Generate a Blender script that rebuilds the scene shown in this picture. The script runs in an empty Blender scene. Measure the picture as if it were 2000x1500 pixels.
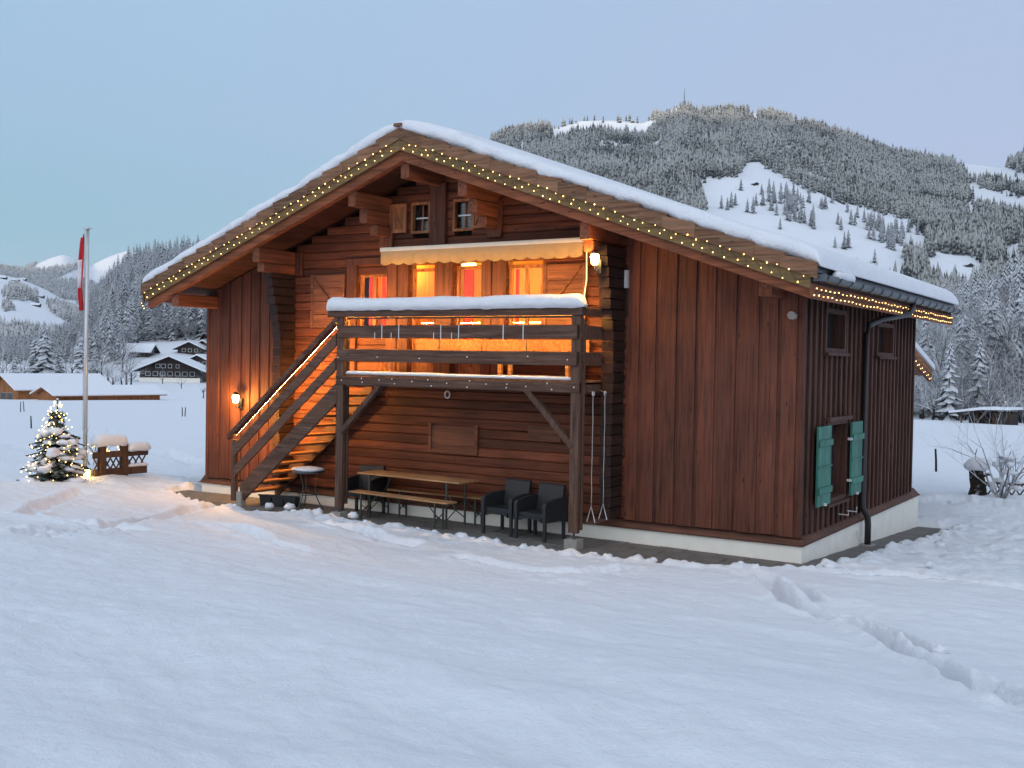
import bpy, bmesh, math, random
import numpy as np
from mathutils import Vector, Matrix
from math import radians as RAD, sin, cos, pi, sqrt, atan2, tan

sc = bpy.context.scene
COL = sc.collection
rnd = random.Random(7)

# ------------------------------------------------------------------ camera
FPX = 2120.0                                   # focal length in pixels of a 2000 px wide picture
CAM = np.array([4.798, -15.658, 2.899])
YAW, PITCH, ROLL = 0.5614, -0.02204, 0.01735
_f = np.array([-sin(YAW)*cos(PITCH), cos(YAW)*cos(PITCH), sin(PITCH)])
_r0 = np.array([cos(YAW), sin(YAW), 0.0]); _u0 = np.cross(_r0, _f)
CR = cos(ROLL)*_r0 + sin(ROLL)*_u0
CU = -sin(ROLL)*_r0 + cos(ROLL)*_u0
CF = _f
cd = bpy.data.cameras.new('camera'); cam = bpy.data.objects.new('camera', cd); COL.objects.link(cam)
cd.sensor_width = 36.0; cd.lens = 36.0*FPX/2000.0; cd.clip_start = 0.1; cd.clip_end = 30000.0
cam.matrix_world = Matrix(((CR[0], CU[0], -CF[0], CAM[0]), (CR[1], CU[1], -CF[1], CAM[1]),
                           (CR[2], CU[2], -CF[2], CAM[2]), (0, 0, 0, 1)))
sc.camera = cam

# ------------------------------------------------------------------ sky, sun, exposure
GLOW = 0.80
SUN_AZ, SUN_EL = RAD(165), RAD(2.2)            # azimuth clockwise from +y: low sun behind the viewer
w = bpy.data.worlds.new('World'); sc.world = w; w.use_nodes = True
nt = w.node_tree; nt.nodes.clear()
def wn(t, **k):
    n = nt.nodes.new(t)
    for a, b in k.items(): setattr(n, a, b)
    return n
sky = wn('ShaderNodeTexSky', sky_type='NISHITA', sun_disc=False)
sky.sun_elevation = SUN_EL; sky.sun_rotation = SUN_AZ; sky.altitude = 1000; sky.ozone_density = 2.5; sky.dust_density = 0.4
bg1 = wn('ShaderNodeBackground'); bg1.inputs[1].default_value = 0.06
nt.links.new(sky.outputs[0], bg1.inputs[0])
# twilight veil: pale lavender blue, sinking to teal towards the north-west horizon
tc = wn('ShaderNodeTexCoord'); sep = wn('ShaderNodeSeparateXYZ'); nt.links.new(tc.outputs['Generated'], sep.inputs[0])
def ramp(fac, stops):
    r = wn('ShaderNodeValToRGB'); cr = r.color_ramp
    while len(cr.elements) < len(stops): cr.elements.new(0.5)
    for e, (p, c) in zip(cr.elements, stops): e.position = p; e.color = (*c, 1)
    nt.links.new(fac, r.inputs[0]); return r
rl = ramp(sep.outputs['Z'], [(0.0, (.16, .35, .46)), (0.10, (.18, .37, .475)), (0.2, (.27, .40, .53)), (0.34, (.31, .45, .59)), (1.0, (.40, .50, .63))])
rr = ramp(sep.outputs['Z'], [(0.0, (.33, .325, .51)), (0.10, (.34, .345, .515)), (0.2, (.345, .38, .53)), (0.34, (.345, .415, .55)), (1.0, (.40, .50, .63))])
mr = wn('ShaderNodeMapRange', interpolation_type='SMOOTHSTEP')
mr.inputs[1].default_value = -0.95; mr.inputs[2].default_value = -0.15
nt.links.new(sep.outputs['X'], mr.inputs[0])
mx = wn('ShaderNodeMix', data_type='RGBA'); nt.links.new(mr.outputs[0], mx.inputs[0])
nt.links.new(rl.outputs[0], mx.inputs[6]); nt.links.new(rr.outputs[0], mx.inputs[7])
bg2 = wn('ShaderNodeBackground'); bg2.inputs[1].default_value = 0.84; nt.links.new(mx.outputs[2], bg2.inputs[0])
# broad afterglow on the sun's side of the sky
dt = wn('ShaderNodeVectorMath', operation='DOT_PRODUCT'); nt.links.new(tc.outputs['Generated'], dt.inputs[0]); dt.inputs[1].default_value = (sin(SUN_AZ), cos(SUN_AZ), .12)
gm = wn('ShaderNodeMapRange', interpolation_type='SMOOTHSTEP'); gm.inputs[1].default_value = .05; gm.inputs[2].default_value = 1.0; nt.links.new(dt.outputs['Value'], gm.inputs[0])
bg3 = wn('ShaderNodeBackground'); bg3.inputs[0].default_value = (.97, .95, .92, 1)
gs = wn('ShaderNodeMath', operation='MULTIPLY'); gs.inputs[1].default_value = GLOW; nt.links.new(gm.outputs[0], gs.inputs[0]); nt.links.new(gs.outputs[0], bg3.inputs[1])
ad0 = wn('ShaderNodeAddShader'); nt.links.new(bg1.outputs[0], ad0.inputs[0]); nt.links.new(bg3.outputs[0], ad0.inputs[1])
add = wn('ShaderNodeAddShader'); nt.links.new(ad0.outputs[0], add.inputs[0]); nt.links.new(bg2.outputs[0], add.inputs[1])
wo = wn('ShaderNodeOutputWorld'); nt.links.new(add.outputs[0], wo.inputs[0])

sd = bpy.data.lights.new('sun', 'SUN'); sd.energy = 4.5; sd.angle = RAD(0.6); sd.color = (1.0, .80, .55)
so = bpy.data.objects.new('sun', sd); COL.objects.link(so)
sdir = Vector((sin(SUN_AZ)*cos(SUN_EL), cos(SUN_AZ)*cos(SUN_EL), sin(SUN_EL)))
so.rotation_euler = sdir.to_track_quat('Z', 'Y').to_euler(); so.location = (40, -60, 60)

vs = sc.view_settings; sc.display_settings.display_device = 'sRGB'
vs.view_transform = 'Standard'; vs.look = 'None'; vs.exposure = 0.47; vs.gamma = 1.0; vs.use_curve_mapping = False
try:
    sc.cycles.max_bounces = 6; sc.cycles.diffuse_bounces = 3; sc.cycles.glossy_bounces = 2
    sc.cycles.transparent_max_bounces = 8; sc.cycles.sample_clamp_indirect = 4.0; sc.cycles.caustics_reflective = False
    sc.cycles.use_denoising = True
except Exception: pass

# ------------------------------------------------------------------ picture -> place helpers
def ray(u, v): return CF + CR*(u-1000)/FPX - CU*(v-750)/FPX
def on(u, v, ax, val):
    d = ray(u, v); return CAM + d*((val-CAM[ax])/d[ax])
def FX(u, v, y=0.0): p = on(u, v, 1, y); return p[0]
def sm(t): t = np.clip(t, 0, 1); return t*t*(3-2*t)

# ------------------------------------------------------------------ noise
def _h(ix, iy, s):
    n = (ix.astype(np.int64)*374761393 + iy.astype(np.int64)*668265263 + s*1442695041) & 0x7fffffff
    n = ((n ^ (n >> 13))*1274126177) & 0x7fffffff
    n = n ^ (n >> 16)
    return (n & 0xffff)/65535.0
def vnoise(x, y, s=0):
    x = np.asarray(x, float); y = np.asarray(y, float)
    ix = np.floor(x); iy = np.floor(y); fx = x-ix; fy = y-iy
    fx = fx*fx*fx*(fx*(fx*6-15)+10); fy = fy*fy*fy*(fy*(fy*6-15)+10)
    a = _h(ix, iy, s); b = _h(ix+1, iy, s); c = _h(ix, iy+1, s); d = _h(ix+1, iy+1, s)
    return (a+(b-a)*fx)*(1-fy) + (c+(d-c)*fx)*fy - 0.5
def fbm(x, y, o=4, s=0):
    t = 0; a = 1.0
    for i in range(o): t = t + a*vnoise(x*2**i+17.3*i, y*2**i-9.1*i, s+i); a *= .5
    return t

# ------------------------------------------------------------------ materials
def newmat(name):
    m = bpy.data.materials.new(name); m.use_nodes = True
    n = m.node_tree; b = n.nodes['Principled BSDF']; return m, n, b
def N(n, t, **k):
    x = n.nodes.new(t)
    for a, b in k.items(): setattr(x, a, b)
    return x
def cramp(n, fac, stops, interp='LINEAR'):
    r = N(n, 'ShaderNodeValToRGB'); cr = r.color_ramp; cr.interpolation = interp
    while len(cr.elements) < len(stops): cr.elements.new(0.5)
    for e, (p, c) in zip(cr.elements, stops): e.position = p; e.color = (*c, 1)
    n.links.new(fac, r.inputs[0]); return r
def tex(n, kind, scale, detail=4, rough=.55, coord=None, **k):
    t = N(n, kind, **k); t.inputs['Scale'].default_value = scale
    if 'Detail' in t.inputs: t.inputs['Detail'].default_value = detail
    if 'Roughness' in t.inputs: t.inputs['Roughness'].default_value = rough
    if coord is not None: n.links.new(coord, t.inputs['Vector'])
    return t
def bump(n, b, h, strength=.3, dist=.01):
    k = N(n, 'ShaderNodeBump'); k.inputs['Strength'].default_value = strength; k.inputs['Distance'].default_value = dist
    n.links.new(h, k.inputs['Height']); n.links.new(k.outputs[0], b.inputs['Normal']); return k
def wood(name, base, axis='z', var=.35, grain=1.0, rough=.7, rotx=0.0, weather=None):
    m, n, b = newmat(name)
    tc = N(n, 'ShaderNodeTexCoord'); oi = N(n, 'ShaderNodeObjectInfo')
    mp = N(n, 'ShaderNodeMapping'); n.links.new(tc.outputs['Object'], mp.inputs[0])
    s = {'x': (.7, 14, 14), 'y': (14, .7, 14), 'z': (14, 14, .7)}[axis]
    mp.inputs['Scale'].default_value = tuple(q*grain for q in s)
    if rotx: mp.inputs['Rotation'].default_value = (0, rotx, 0)
    av = N(n, 'ShaderNodeVectorMath', operation='ADD')
    ml = N(n, 'ShaderNodeVectorMath', operation='SCALE'); ml.inputs['Scale'].default_value = 37.0
    cb = N(n, 'ShaderNodeCombineXYZ')
    for i in range(3): n.links.new(oi.outputs['Random'], cb.inputs[i])
    n.links.new(cb.outputs[0], ml.inputs[0]); n.links.new(mp.outputs[0], av.inputs[0]); n.links.new(ml.outputs[0], av.inputs[1])
    g = tex(n, 'ShaderNodeTexNoise', 1.6, 7, .62, av.outputs[0])
    l = tex(n, 'ShaderNodeTexNoise', 1.3, 3, .5, tc.outputs['Object'])
    d = tuple(c*.42 for c in base); h = tuple(min(1, c*1.45) for c in base)
    r = cramp(n, g.outputs['Fac'], [(.30, d), (.5, base), (.72, h)])
    hv = N(n, 'ShaderNodeHueSaturation'); n.links.new(r.outputs[0], hv.inputs['Color'])
    m1 = N(n, 'ShaderNodeMapRange'); m1.inputs[3].default_value = 1-var; m1.inputs[4].default_value = 1+var
    n.links.new(oi.outputs['Random'], m1.inputs[0])
    m2 = N(n, 'ShaderNodeMapRange'); m2.inputs[1].default_value = .3; m2.inputs[2].default_value = .7
    m2.inputs[3].default_value = .78; m2.inputs[4].default_value = 1.2
    n.links.new(l.outputs['Fac'], m2.inputs[0])
    mm = N(n, 'ShaderNodeMath', operation='MULTIPLY'); n.links.new(m1.outputs[0], mm.inputs[0]); n.links.new(m2.outputs[0], mm.inputs[1])
    n.links.new(mm.outputs[0], hv.inputs['Value'])
    out = hv.outputs[0]
    # knots
    mk = N(n, 'ShaderNodeMapping'); n.links.new(tc.outputs['Object'], mk.inputs[0])
    ks = {'x': (2.2, 6, 6), 'y': (6, 2.2, 6), 'z': (6, 6, 2.2)}[axis]; mk.inputs['Scale'].default_value = ks
    vo = N(n, 'ShaderNodeTexVoronoi'); vo.inputs['Scale'].default_value = 1.0; n.links.new(mk.outputs[0], vo.inputs['Vector'])
    kr = cramp(n, vo.outputs['Distance'], [(.05, (1, 1, 1)), (.11, (0, 0, 0))])
    kx = N(n, 'ShaderNodeMix', data_type='RGBA'); n.links.new(kr.outputs[0], kx.inputs[0])
    n.links.new(out, kx.inputs[6]); kx.inputs[7].default_value = (*[c*.35 for c in base], 1); out = kx.outputs[2]
    if weather:
        wv = tex(n, 'ShaderNodeTexNoise', 2.2, 5, .65, av.outputs[0])
        wr = cramp(n, wv.outputs['Fac'], [(.5, (0, 0, 0)), (.72, (1, 1, 1))])
        wm = N(n, 'ShaderNodeMix', data_type='RGBA'); n.links.new(wr.outputs[0], wm.inputs[0])
        n.links.new(out, wm.inputs[6]); wm.inputs[7].default_value = (*weather, 1); out = wm.outputs[2]
    n.links.new(out, b.inputs['Base Color']); b.inputs['Roughness'].default_value = rough
    b.inputs['Specular IOR Level'].default_value = .3
    bump(n, b, g.outputs['Fac'], .5, .006)
    return m
def plain(name, c, rough=.6, metal=0.0, noise=.15, scale=6.0, bmp=0.0):
    m, n, b = newmat(name)
    tc = N(n, 'ShaderNodeTexCoord'); t = tex(n, 'ShaderNodeTexNoise', scale, 5, .6, tc.outputs['Object'])
    r = cramp(n, t.outputs['Fac'], [(.3, tuple(q*(1-noise) for q in c)), (.7, tuple(min(1, q*(1+noise)) for q in c))])
    n.links.new(r.outputs[0], b.inputs['Base Color']); b.inputs['Roughness'].default_value = rough; b.inputs['Metallic'].default_value = metal
    if bmp: bump(n, b, t.outputs['Fac'], bmp, .01)
    return m
def emit(name, c, s, sample=True):
    m, n, b = newmat(name); b.inputs['Base Color'].default_value = (*c, 1)
    b.inputs['Emission Color'].default_value = (*c, 1); b.inputs['Emission Strength'].default_value = s
    if not sample: m.cycles.emission_sampling = 'NONE'
    return m
def snowmat(name, c=(.80, .82, .86), grain=.35, scale=60, lump=0.0):
    m, n, b = newmat(name)
    ge = N(n, 'ShaderNodeNewGeometry')
    t = tex(n, 'ShaderNodeTexNoise', scale, 5, .7, ge.outputs['Position'])
    t2 = tex(n, 'ShaderNodeTexNoise', 5.0, 4, .6, ge.outputs['Position'])
    r = cramp(n, t2.outputs['Fac'], [(.3, tuple(q*.95 for q in c)), (.7, c)])
    n.links.new(r.outputs[0], b.inputs['Base Color']); b.inputs['Roughness'].default_value = .75
    b.inputs['Specular IOR Level'].default_value = .25
    a = N(n, 'ShaderNodeMath', operation='MULTIPLY_ADD'); n.links.new(t2.outputs['Fac'], a.inputs[0]); a.inputs[1].default_value = 3.0*(1+lump)
    n.links.new(t.outputs['Fac'], a.inputs[2])
    bump(n, b, a.outputs[0], grain, .022)
    return m
def frost(name, dark, white, thr=.25, nscale=3.0, mixlo=.15, macro=0.0):
    """bark or needles with snow lying on whatever faces up"""
    m, n, b = newmat(name)
    ge = N(n, 'ShaderNodeNewGeometry'); sp = N(n, 'ShaderNodeSeparateXYZ'); n.links.new(ge.outputs['Normal'], sp.inputs[0])
    t = tex(n, 'ShaderNodeTexNoise', nscale, 4, .65, ge.outputs['Position'])
    a = N(n, 'ShaderNodeMath', operation='MULTIPLY_ADD'); n.links.new(t.outputs['Fac'], a.inputs[0]); a.inputs[1].default_value = 1.6
    n.links.new(sp.outputs['Z'], a.inputs[2])
    if macro:
        tm = tex(n, 'ShaderNodeTexNoise', macro, 4, .6, ge.outputs['Position'])
        a2 = N(n, 'ShaderNodeMath', operation='MULTIPLY_ADD'); n.links.new(tm.outputs['Fac'], a2.inputs[0]); a2.inputs[1].default_value = 1.5; a2.inputs[2].default_value = -.75
        a3 = N(n, 'ShaderNodeMath', operation='ADD'); n.links.new(a.outputs[0], a3.inputs[0]); n.links.new(a2.outputs[0], a3.inputs[1]); a = a3
    mr = N(n, 'ShaderNodeMapRange'); mr.inputs[1].default_value = thr+.55; mr.inputs[2].default_value = thr+1.15
    mr.inputs[3].default_value = mixlo; mr.inputs[4].default_value = 1.0
    n.links.new(a.outputs[0], mr.inputs[0])
    mx = N(n, 'ShaderNodeMix', data_type='RGBA'); n.links.new(mr.outputs[0], mx.inputs[0])
    mx.inputs[6].default_value = (*dark, 1); mx.inputs[7].default_value = (*white, 1)
    oi = N(n, 'ShaderNodeObjectInfo'); hv = N(n, 'ShaderNodeHueSaturation')
    m1 = N(n, 'ShaderNodeMapRange'); m1.inputs[3].default_value = .8; m1.inputs[4].default_value = 1.15
    n.links.new(oi.outputs['Random'], m1.inputs[0]); n.links.new(m1.outputs[0], hv.inputs['Value'])
    n.links.new(mx.outputs[2], hv.inputs['Color'])
    n.links.new(hv.outputs[0], b.inputs['Base Color']); b.inputs['Roughness'].default_value = .85
    b.inputs['Specular IOR Level'].default_value = .1
    return m

M = {}
LEDS = 330.0
M['siding'] = wood('siding', (.114, .036, .020), 'z', .30, 1.0, .72, 0, (.112, .050, .033))
M['sideboard'] = wood('side_cladding', (0.079, 0.035, 0.024), 'z', .25, 1.0)
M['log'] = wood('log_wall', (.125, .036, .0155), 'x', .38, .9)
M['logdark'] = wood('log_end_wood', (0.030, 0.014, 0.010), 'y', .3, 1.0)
M['beam'] = wood('beam_wood', (0.183, 0.061, 0.028), 'y', .15, .8)
M['postw'] = wood('wall_post_wood', (0.101, 0.035, 0.020), 'z', .25, .9)
M['rafterL'] = wood('rafter_wood', (0.203, 0.064, 0.027), 'x', .1, .8)
M['verge'] = wood('verge_wood', (0.196, 0.095, 0.053), 'x', .30, 1.0, .8, 0, (.25, .17, .10))
M['moss'] = wood('mossy_wood', (0.183, 0.115, 0.051), 'x', .12, 1.0, .85, 0, (.15, .13, .06))
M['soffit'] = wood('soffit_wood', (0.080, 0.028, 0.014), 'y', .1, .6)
M['grey'] = wood('weathered_wood', (0.092, 0.046, 0.030), 'x', .2, 1.0, .75, 0, (.16, .105, .08))
M['greyz'] = wood('weathered_post_wood', (0.085, 0.043, 0.028), 'z', .2, 1.0, .75, 0, (.15, .10, .075))
M['tread'] = wood('tread_wood', (.26, .11, .045), 'y', .2, .8)
M['shutter'] = wood('shutter_wood', (0.150, 0.056, 0.028), 'x', .2, .8)
M['shutterl'] = wood('attic_shutter_wood', (.34, .135, .060), 'z', .1, .8)
M['frame'] = wood('window_frame_wood', (.30, .115, .045), 'z', .1, .8)
M['sill'] = wood('sill_wood', (0.096, 0.042, 0.027), 'x', .2, .8)
M['table'] = wood('beer_table_wood', (.36, .19, .085), 'x', .12, .8)
M['barn'] = wood('barn_wood', (0.331, 0.133, 0.045), 'z', .1, .25)
M['fencew'] = wood('fence_wood', (.075, .038, .022), 'z', .2, 1.0)
M['farwood'] = plain('dark_house_wood', (.030, .020, .016), .8, 0, .3, 1.0)
M['snow'] = snowmat('snow', (.80, .82, .86), .65, 38)
M['snowfar'] = snowmat('far_snow', (.80, .82, .86), 0.0, 2.0)
M['plaster'] = plain('cream_plaster', (.86, .83, .74), .8, 0, .06, 3.0, .1)
M['concrete'] = plain('concrete', (.32, .30, .27), .85, 0, .2, 14, .3)
M['paving'] = plain('paving', (.135, .125, .115), .85, 0, .25, 9, .3)
M['metal'] = plain('dark_zinc', (.10, .115, .125), .42, .7, .15, 4)
M['pipe'] = plain('downpipe_brown', (.035, .032, .033), .4, .3, .1, 4)
M['green'] = wood('green_paint', (.045, .185, .135), 'z', .08, .8, .55)
M['white'] = plain('white_metal', (.75, .75, .74), .4, .1, .05)
M['pole'] = plain('pole_metal', (.55, .56, .57), .35, .4, .06)
M['dark'] = plain('dark_gap', (.012, .009, .008), .9)
M['awn'] = plain('awning_cloth', (.33, .235, .125), .85, 0, .06, 9)
M['awnbox'] = plain('awning_case', (.62, .57, .47), .5, 0, .05)
M['rattan'] = plain('black_rattan', (.018, .020, .022), .55, 0, .35, 90, .5)
M['steel'] = plain('green_steel', (.075, .082, .070), .45, .5, .1)
M['rope'] = plain('rope', (.40, .37, .35), .8)
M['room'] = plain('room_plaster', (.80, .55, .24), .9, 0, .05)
M['roomwood'] = wood('room_wood', (.50, .17, .05), 'z', .05, .5)
M['curtain'] = plain('red_curtain', (.55, .05, .035), .9, 0, .2, 12)
M['bulb'] = emit('bulb_glow', (1.0, .64, .20), 4.5, False)
M['lampglass'] = emit('lamp_glow', (1.0, .62, .16), 22.0, False)
M['wire'] = plain('wire', (.025, .03, .02), .6)
M['red'] = plain('flag_red', (.50, .020, .025), .8, 0, .1)
M['flagwhite'] = plain('flag_white', (.75, .75, .77), .8, 0, .05)
M['needle'] = frost('needles', (.014, .026, .012), (.45, .47, .5), 1.05, 9.0, .0)
M['conifer'] = frost('snowy_conifer', (.030, .036, .033), (.56, .58, .61), .16, .55, .06)
M['forest'] = frost('far_forest', (.018, .022, .019), (.42, .42, .40), .54, .16, .02, .012)
M['forestblue'] = frost('distant_forest', (.030, .035, .034), (.52, .52, .52), .42, .05, .03)
M['twig'] = frost('snowy_twigs', (.050, .042, .037), (.72, .73, .76), -.05, 3.0, .10)
M['bark'] = frost('snowy_bark', (.035, .028, .024), (.75, .77, .8), .45, 3.0, .0)
def glassmat():
    m = bpy.data.materials.new('window_glass'); m.use_nodes = True; n = m.node_tree; n.nodes.clear()
    t = N(n, 'ShaderNodeBsdfTransparent'); g = N(n, 'ShaderNodeBsdfGlossy'); g.inputs['Roughness'].default_value = .03
    mx = N(n, 'ShaderNodeMixShader'); mx.inputs[0].default_value = .035; o = N(n, 'ShaderNodeOutputMaterial')
    n.links.new(t.outputs[0], mx.inputs[1]); n.links.new(g.outputs[0], mx.inputs[2]); n.links.new(mx.outputs[0], o.inputs[0])
    return m
M['glass'] = glassmat()
M['darkglass'] = plain('dark_glass', (.02, .02, .022), .12)

# ------------------------------------------------------------------ mesh helpers
class MB:
    def __init__(s): s.v = []; s.f = []
    def add(s, vs, fs):
        o = len(s.v); s.v += [tuple(map(float, p)) for p in vs]; s.f += [tuple(i+o for i in f) for f in fs]; return s
    def box(s, x0, x1, y0, y1, z0, z1):
        return s.add([(x0, y0, z0), (x1, y0, z0), (x1, y1, z0), (x0, y1, z0), (x0, y0, z1), (x1, y0, z1), (x1, y1, z1), (x0, y1, z1)],
                     [(0, 3, 2, 1), (4, 5, 6, 7), (0, 1, 5, 4), (1, 2, 6, 5), (2, 3, 7, 6), (3, 0, 4, 7)])
    def beam(s, p0, p1, a, b, up=(0, 0, 1), ch=.008):
        """chamfered bar from p0 to p1, a wide (across up), b high (along up)"""
        p0 = Vector(p0); p1 = Vector(p1); d = (p1-p0).normalized(); up = Vector(up)
        sd = d.cross(up)
        if sd.length < 1e-4: sd = d.cross(Vector((1, 0, 0)))
        sd.normalize(); u = sd.cross(d).normalized(); a /= 2; b /= 2; c = min(ch, a*.45, b*.45)
        pr = [(a-c, b), (-a+c, b), (-a, b-c), (-a, -b+c), (-a+c, -b), (a-c, -b), (a, -b+c), (a, b-c)]
        vs = [p0+sd*x+u*y for x, y in pr] + [p1+sd*x+u*y for x, y in pr]
        fs = [(i, (i+1) % 8, 8+(i+1) % 8, 8+i) for i in range(8)] + [tuple(range(7, -1, -1)), tuple(range(8, 16))]
        return s.add(vs, fs)
    def prism(s, pts, y0, y1, ax=1):
        """polygon pts (x,z) pushed from y0 to y1 (ax=1) or (y,z) pushed along x (ax=0)"""
        n = len(pts)
        if ax == 1: vs = [(p[0], y0, p[1]) for p in pts]+[(p[0], y1, p[1]) for p in pts]
        else: vs = [(y0, p[0], p[1]) for p in pts]+[(y1, p[0], p[1]) for p in pts]
        fs = [(i, (i+1) % n, n+(i+1) % n, n+i) for i in range(n)]+[tuple(range(n-1, -1, -1)), tuple(range(n, 2*n))]
        return s.add(vs, fs)
    def tube(s, path, rad, n=8, cap=True):
        path = [Vector(p) for p in path]; o = len(s.v)
        if not hasattr(rad, '__len__'): rad = [rad]*len(path)
        ref = Vector((.31, .17, .93))
        for i, p in enumerate(path):
            d = (path[min(i+1, len(path)-1)]-path[max(i-1, 0)]).normalized()
            a = d.cross(ref)
            if a.length < .05: a = d.cross(Vector((1, 0, 0)))
            a.normalize(); b = d.cross(a)
            for k in range(n):
                t = 2*pi*k/n; s.v.append(tuple(p+(a*cos(t)+b*sin(t))*rad[i]))
        for i in range(len(path)-1):
            for k in range(n):
                s.f.append((o+i*n+k, o+i*n+(k+1) % n, o+(i+1)*n+(k+1) % n, o+(i+1)*n+k))
        if cap: s.f.append(tuple(o+k for k in range(n-1, -1, -1))); s.f.append(tuple(o+(len(path)-1)*n+k for k in range(n)))
        return s
    def lathe(s, prof, c=(0, 0, 0), n=16):
        o = len(s.v)
        for r, z in prof:
            for k in range(n): t = 2*pi*k/n; s.v.append((c[0]+r*cos(t), c[1]+r*sin(t), c[2]+z))
        for i in range(len(prof)-1):
            for k in range(n): s.f.append((o+i*n+k, o+i*n+(k+1) % n, o+(i+1)*n+(k+1) % n, o+(i+1)*n+k))
        s.f.append(tuple(o+k for k in range(n-1, -1, -1))); s.f.append(tuple(o+(len(prof)-1)*n+k for k in range(n)))
        return s
    def blob(s, c, r, seed=0, amp=.18, n=10, m=6):
        """lumpy ellipsoid"""
        o = len(s.v); rx, ry, rz = r; rg = random.Random(seed); ph = [rg.uniform(0, 6.28) for _ in range(4)]
        for i in range(m+1):
            th = pi*i/m
            for k in range(n):
                t = 2*pi*k/n
                q = 1+amp*(sin(2*t+ph[0])*.5+sin(3*t+ph[1]+2*th)*.5+.5*sin(3*th+ph[2]))*(sin(th))
                s.v.append((c[0]+rx*q*sin(th)*cos(t), c[1]+ry*q*sin(th)*sin(t), c[2]+rz*q*cos(th)))
        for i in range(m):
            for k in range(n): s.f.append((o+i*n+k, o+(i+1)*n+k, o+(i+1)*n+(k+1) % n, o+i*n+(k+1) % n))
        return s
    def lump(s, c, r, seed=0, n=9, m=6):
        """crumbly lump of snow"""
        o = len(s.v); rg = random.Random(seed)
        for i in range(m+1):
            th = pi*i/m
            for k in range(n):
                t = 2*pi*(k+.3*rg.random())/n; q = rg.uniform(.72, 1.25) if 0 < i < m else 1
                s.v.append((c[0]+r[0]*q*sin(th)*cos(t), c[1]+r[1]*q*sin(th)*sin(t), c[2]+r[2]*q*cos(th)))
        for i in range(m):
            for k in range(n): s.f.append((o+i*n+k, o+(i+1)*n+k, o+(i+1)*n+(k+1) % n, o+i*n+(k+1) % n))
        return s
    def mesh(s, name, smooth=False):
        me = bpy.data.meshes.new(name); me.from_pydata(s.v, [], s.f); me.update()
        if smooth: me.shade_smooth()
        return me
    def build(s, name, mat, parent=None, smooth=False):
        me = s.mesh(name, smooth); me.materials.append(M[mat] if isinstance(mat, str) else mat)
        o = bpy.data.objects.new(name, me); COL.objects.link(o)
        if parent is not None: o.parent = parent
        return o
def npmesh(name, V, F, mat, parent=None, smooth=False):
    V = np.asarray(V, np.float32); F = np.asarray(F, np.int32); k = F.shape[1]
    me = bpy.data.meshes.new(name); me.vertices.add(len(V)); me.vertices.foreach_set('co', V.ravel())
    me.loops.add(F.size); me.loops.foreach_set('vertex_index', F.ravel()); me.polygons.add(len(F))
    me.polygons.foreach_set('loop_start', np.arange(0, F.size, k, dtype=np.int32))
    try: me.polygons.foreach_set('loop_total', np.full(len(F), k, np.int32))
    except Exception: pass
    me.update(calc_edges=True); me.validate()
    if smooth: me.shade_smooth()
    me.materials.append(M[mat]); o = bpy.data.objects.new(name, me); COL.objects.link(o)
    if parent is not None: o.parent = parent
    return o
def tag(o, label, cat, group=None, kind=None):
    if label: o['label'] = label
    if cat: o['category'] = cat
    if group: o['group'] = group
    if kind: o['kind'] = kind
    return o
def thing(name, label, cat, loc=(0, 0, 0), rz=0.0, group=None):
    o = bpy.data.objects.new(name, None); COL.objects.link(o); o.location = loc; o.rotation_euler = (0, 0, rz)
    o.empty_display_size = .2
    return tag(o, label, cat, group)
def copytree(o, parent=None):
    c = o.copy(); COL.objects.link(c)
    if parent is not None: c.parent = parent
    for ch in o.children: copytree(ch, c)
    return c
def lamp(name, loc, watts, color, size, parent):
    l = bpy.data.lights.new(name, 'POINT'); l.energy = watts; l.color = color; l.shadow_soft_size = size
    o = bpy.data.objects.new(name, l); COL.objects.link(o); o.location = loc; o.parent = parent; return o

# ------------------------------------------------------------------ terrain heights
def pave_z(x, y):
    return .06*np.clip(-x/8, 0, 1) - .052*np.clip(y, 0, 9)
EDGE = [(-13.3, .5), (-12.9, -.7), (-12.0, -1.05), (-10.9, -1.5), (-9.5, -1.5), (-8.4, -1.32), (-7.3, -1.32), (-6.1, -1.40), (-4.9, -1.58),
        (-3.9, -1.66), (-3.0, -1.78), (-2.1, -1.80), (-1.3, -1.74), (-.6, -1.60), (-.1, -1.35), (.30, -.85), (.42, 0), (.5, 1.2), (.58, 3.0), (.66, 5.0), (.72, 7.6), (.2, 8.2)]
def edge_front(x):
    xs = [p[0] for p in EDGE[:16]]; ys = [p[1] for p in EDGE[:16]]; return np.interp(x, xs, ys)
def edge_right(y):
    ys = [p[1] for p in EDGE[15:21]]; xs = [p[0] for p in EDGE[15:21]]; return np.interp(y, ys, xs)
def bare(x, y):
    """>0 inside the cleared paving, roughly metres from the snow edge"""
    a = y-edge_front(x); b = edge_right(y)-x; c = x+13.0; d = 8.0-y
    return np.minimum(np.minimum(a, b), np.minimum(c, d))
def G0(x, y):
    x = np.asarray(x, float); y = np.asarray(y, float)
    t = np.clip((-1.3-y)/12.0, 0, 3)
    z = .13 + 1.22*np.where(t < 1, t*(.35+.65*sm(t*1.2+.1)), 1+.25*(t-1))
    r = np.hypot(x+6, y)
    z = z - .05*np.clip(y, 0, 8) - .031*np.clip(r-22, 0, 175)*sm((y+25)/30) + .016*np.clip(r-205, 0, 110)*sm((y+25)/30)
    z = z - .02*np.clip(r-700, 0, 300)*sm((y+25)/30)
    z = z + .22*np.exp(-(((x+15.3)/1.9)**2+((y+.4)/1.9)**2))       # bank round the little tree
    return z
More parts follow.
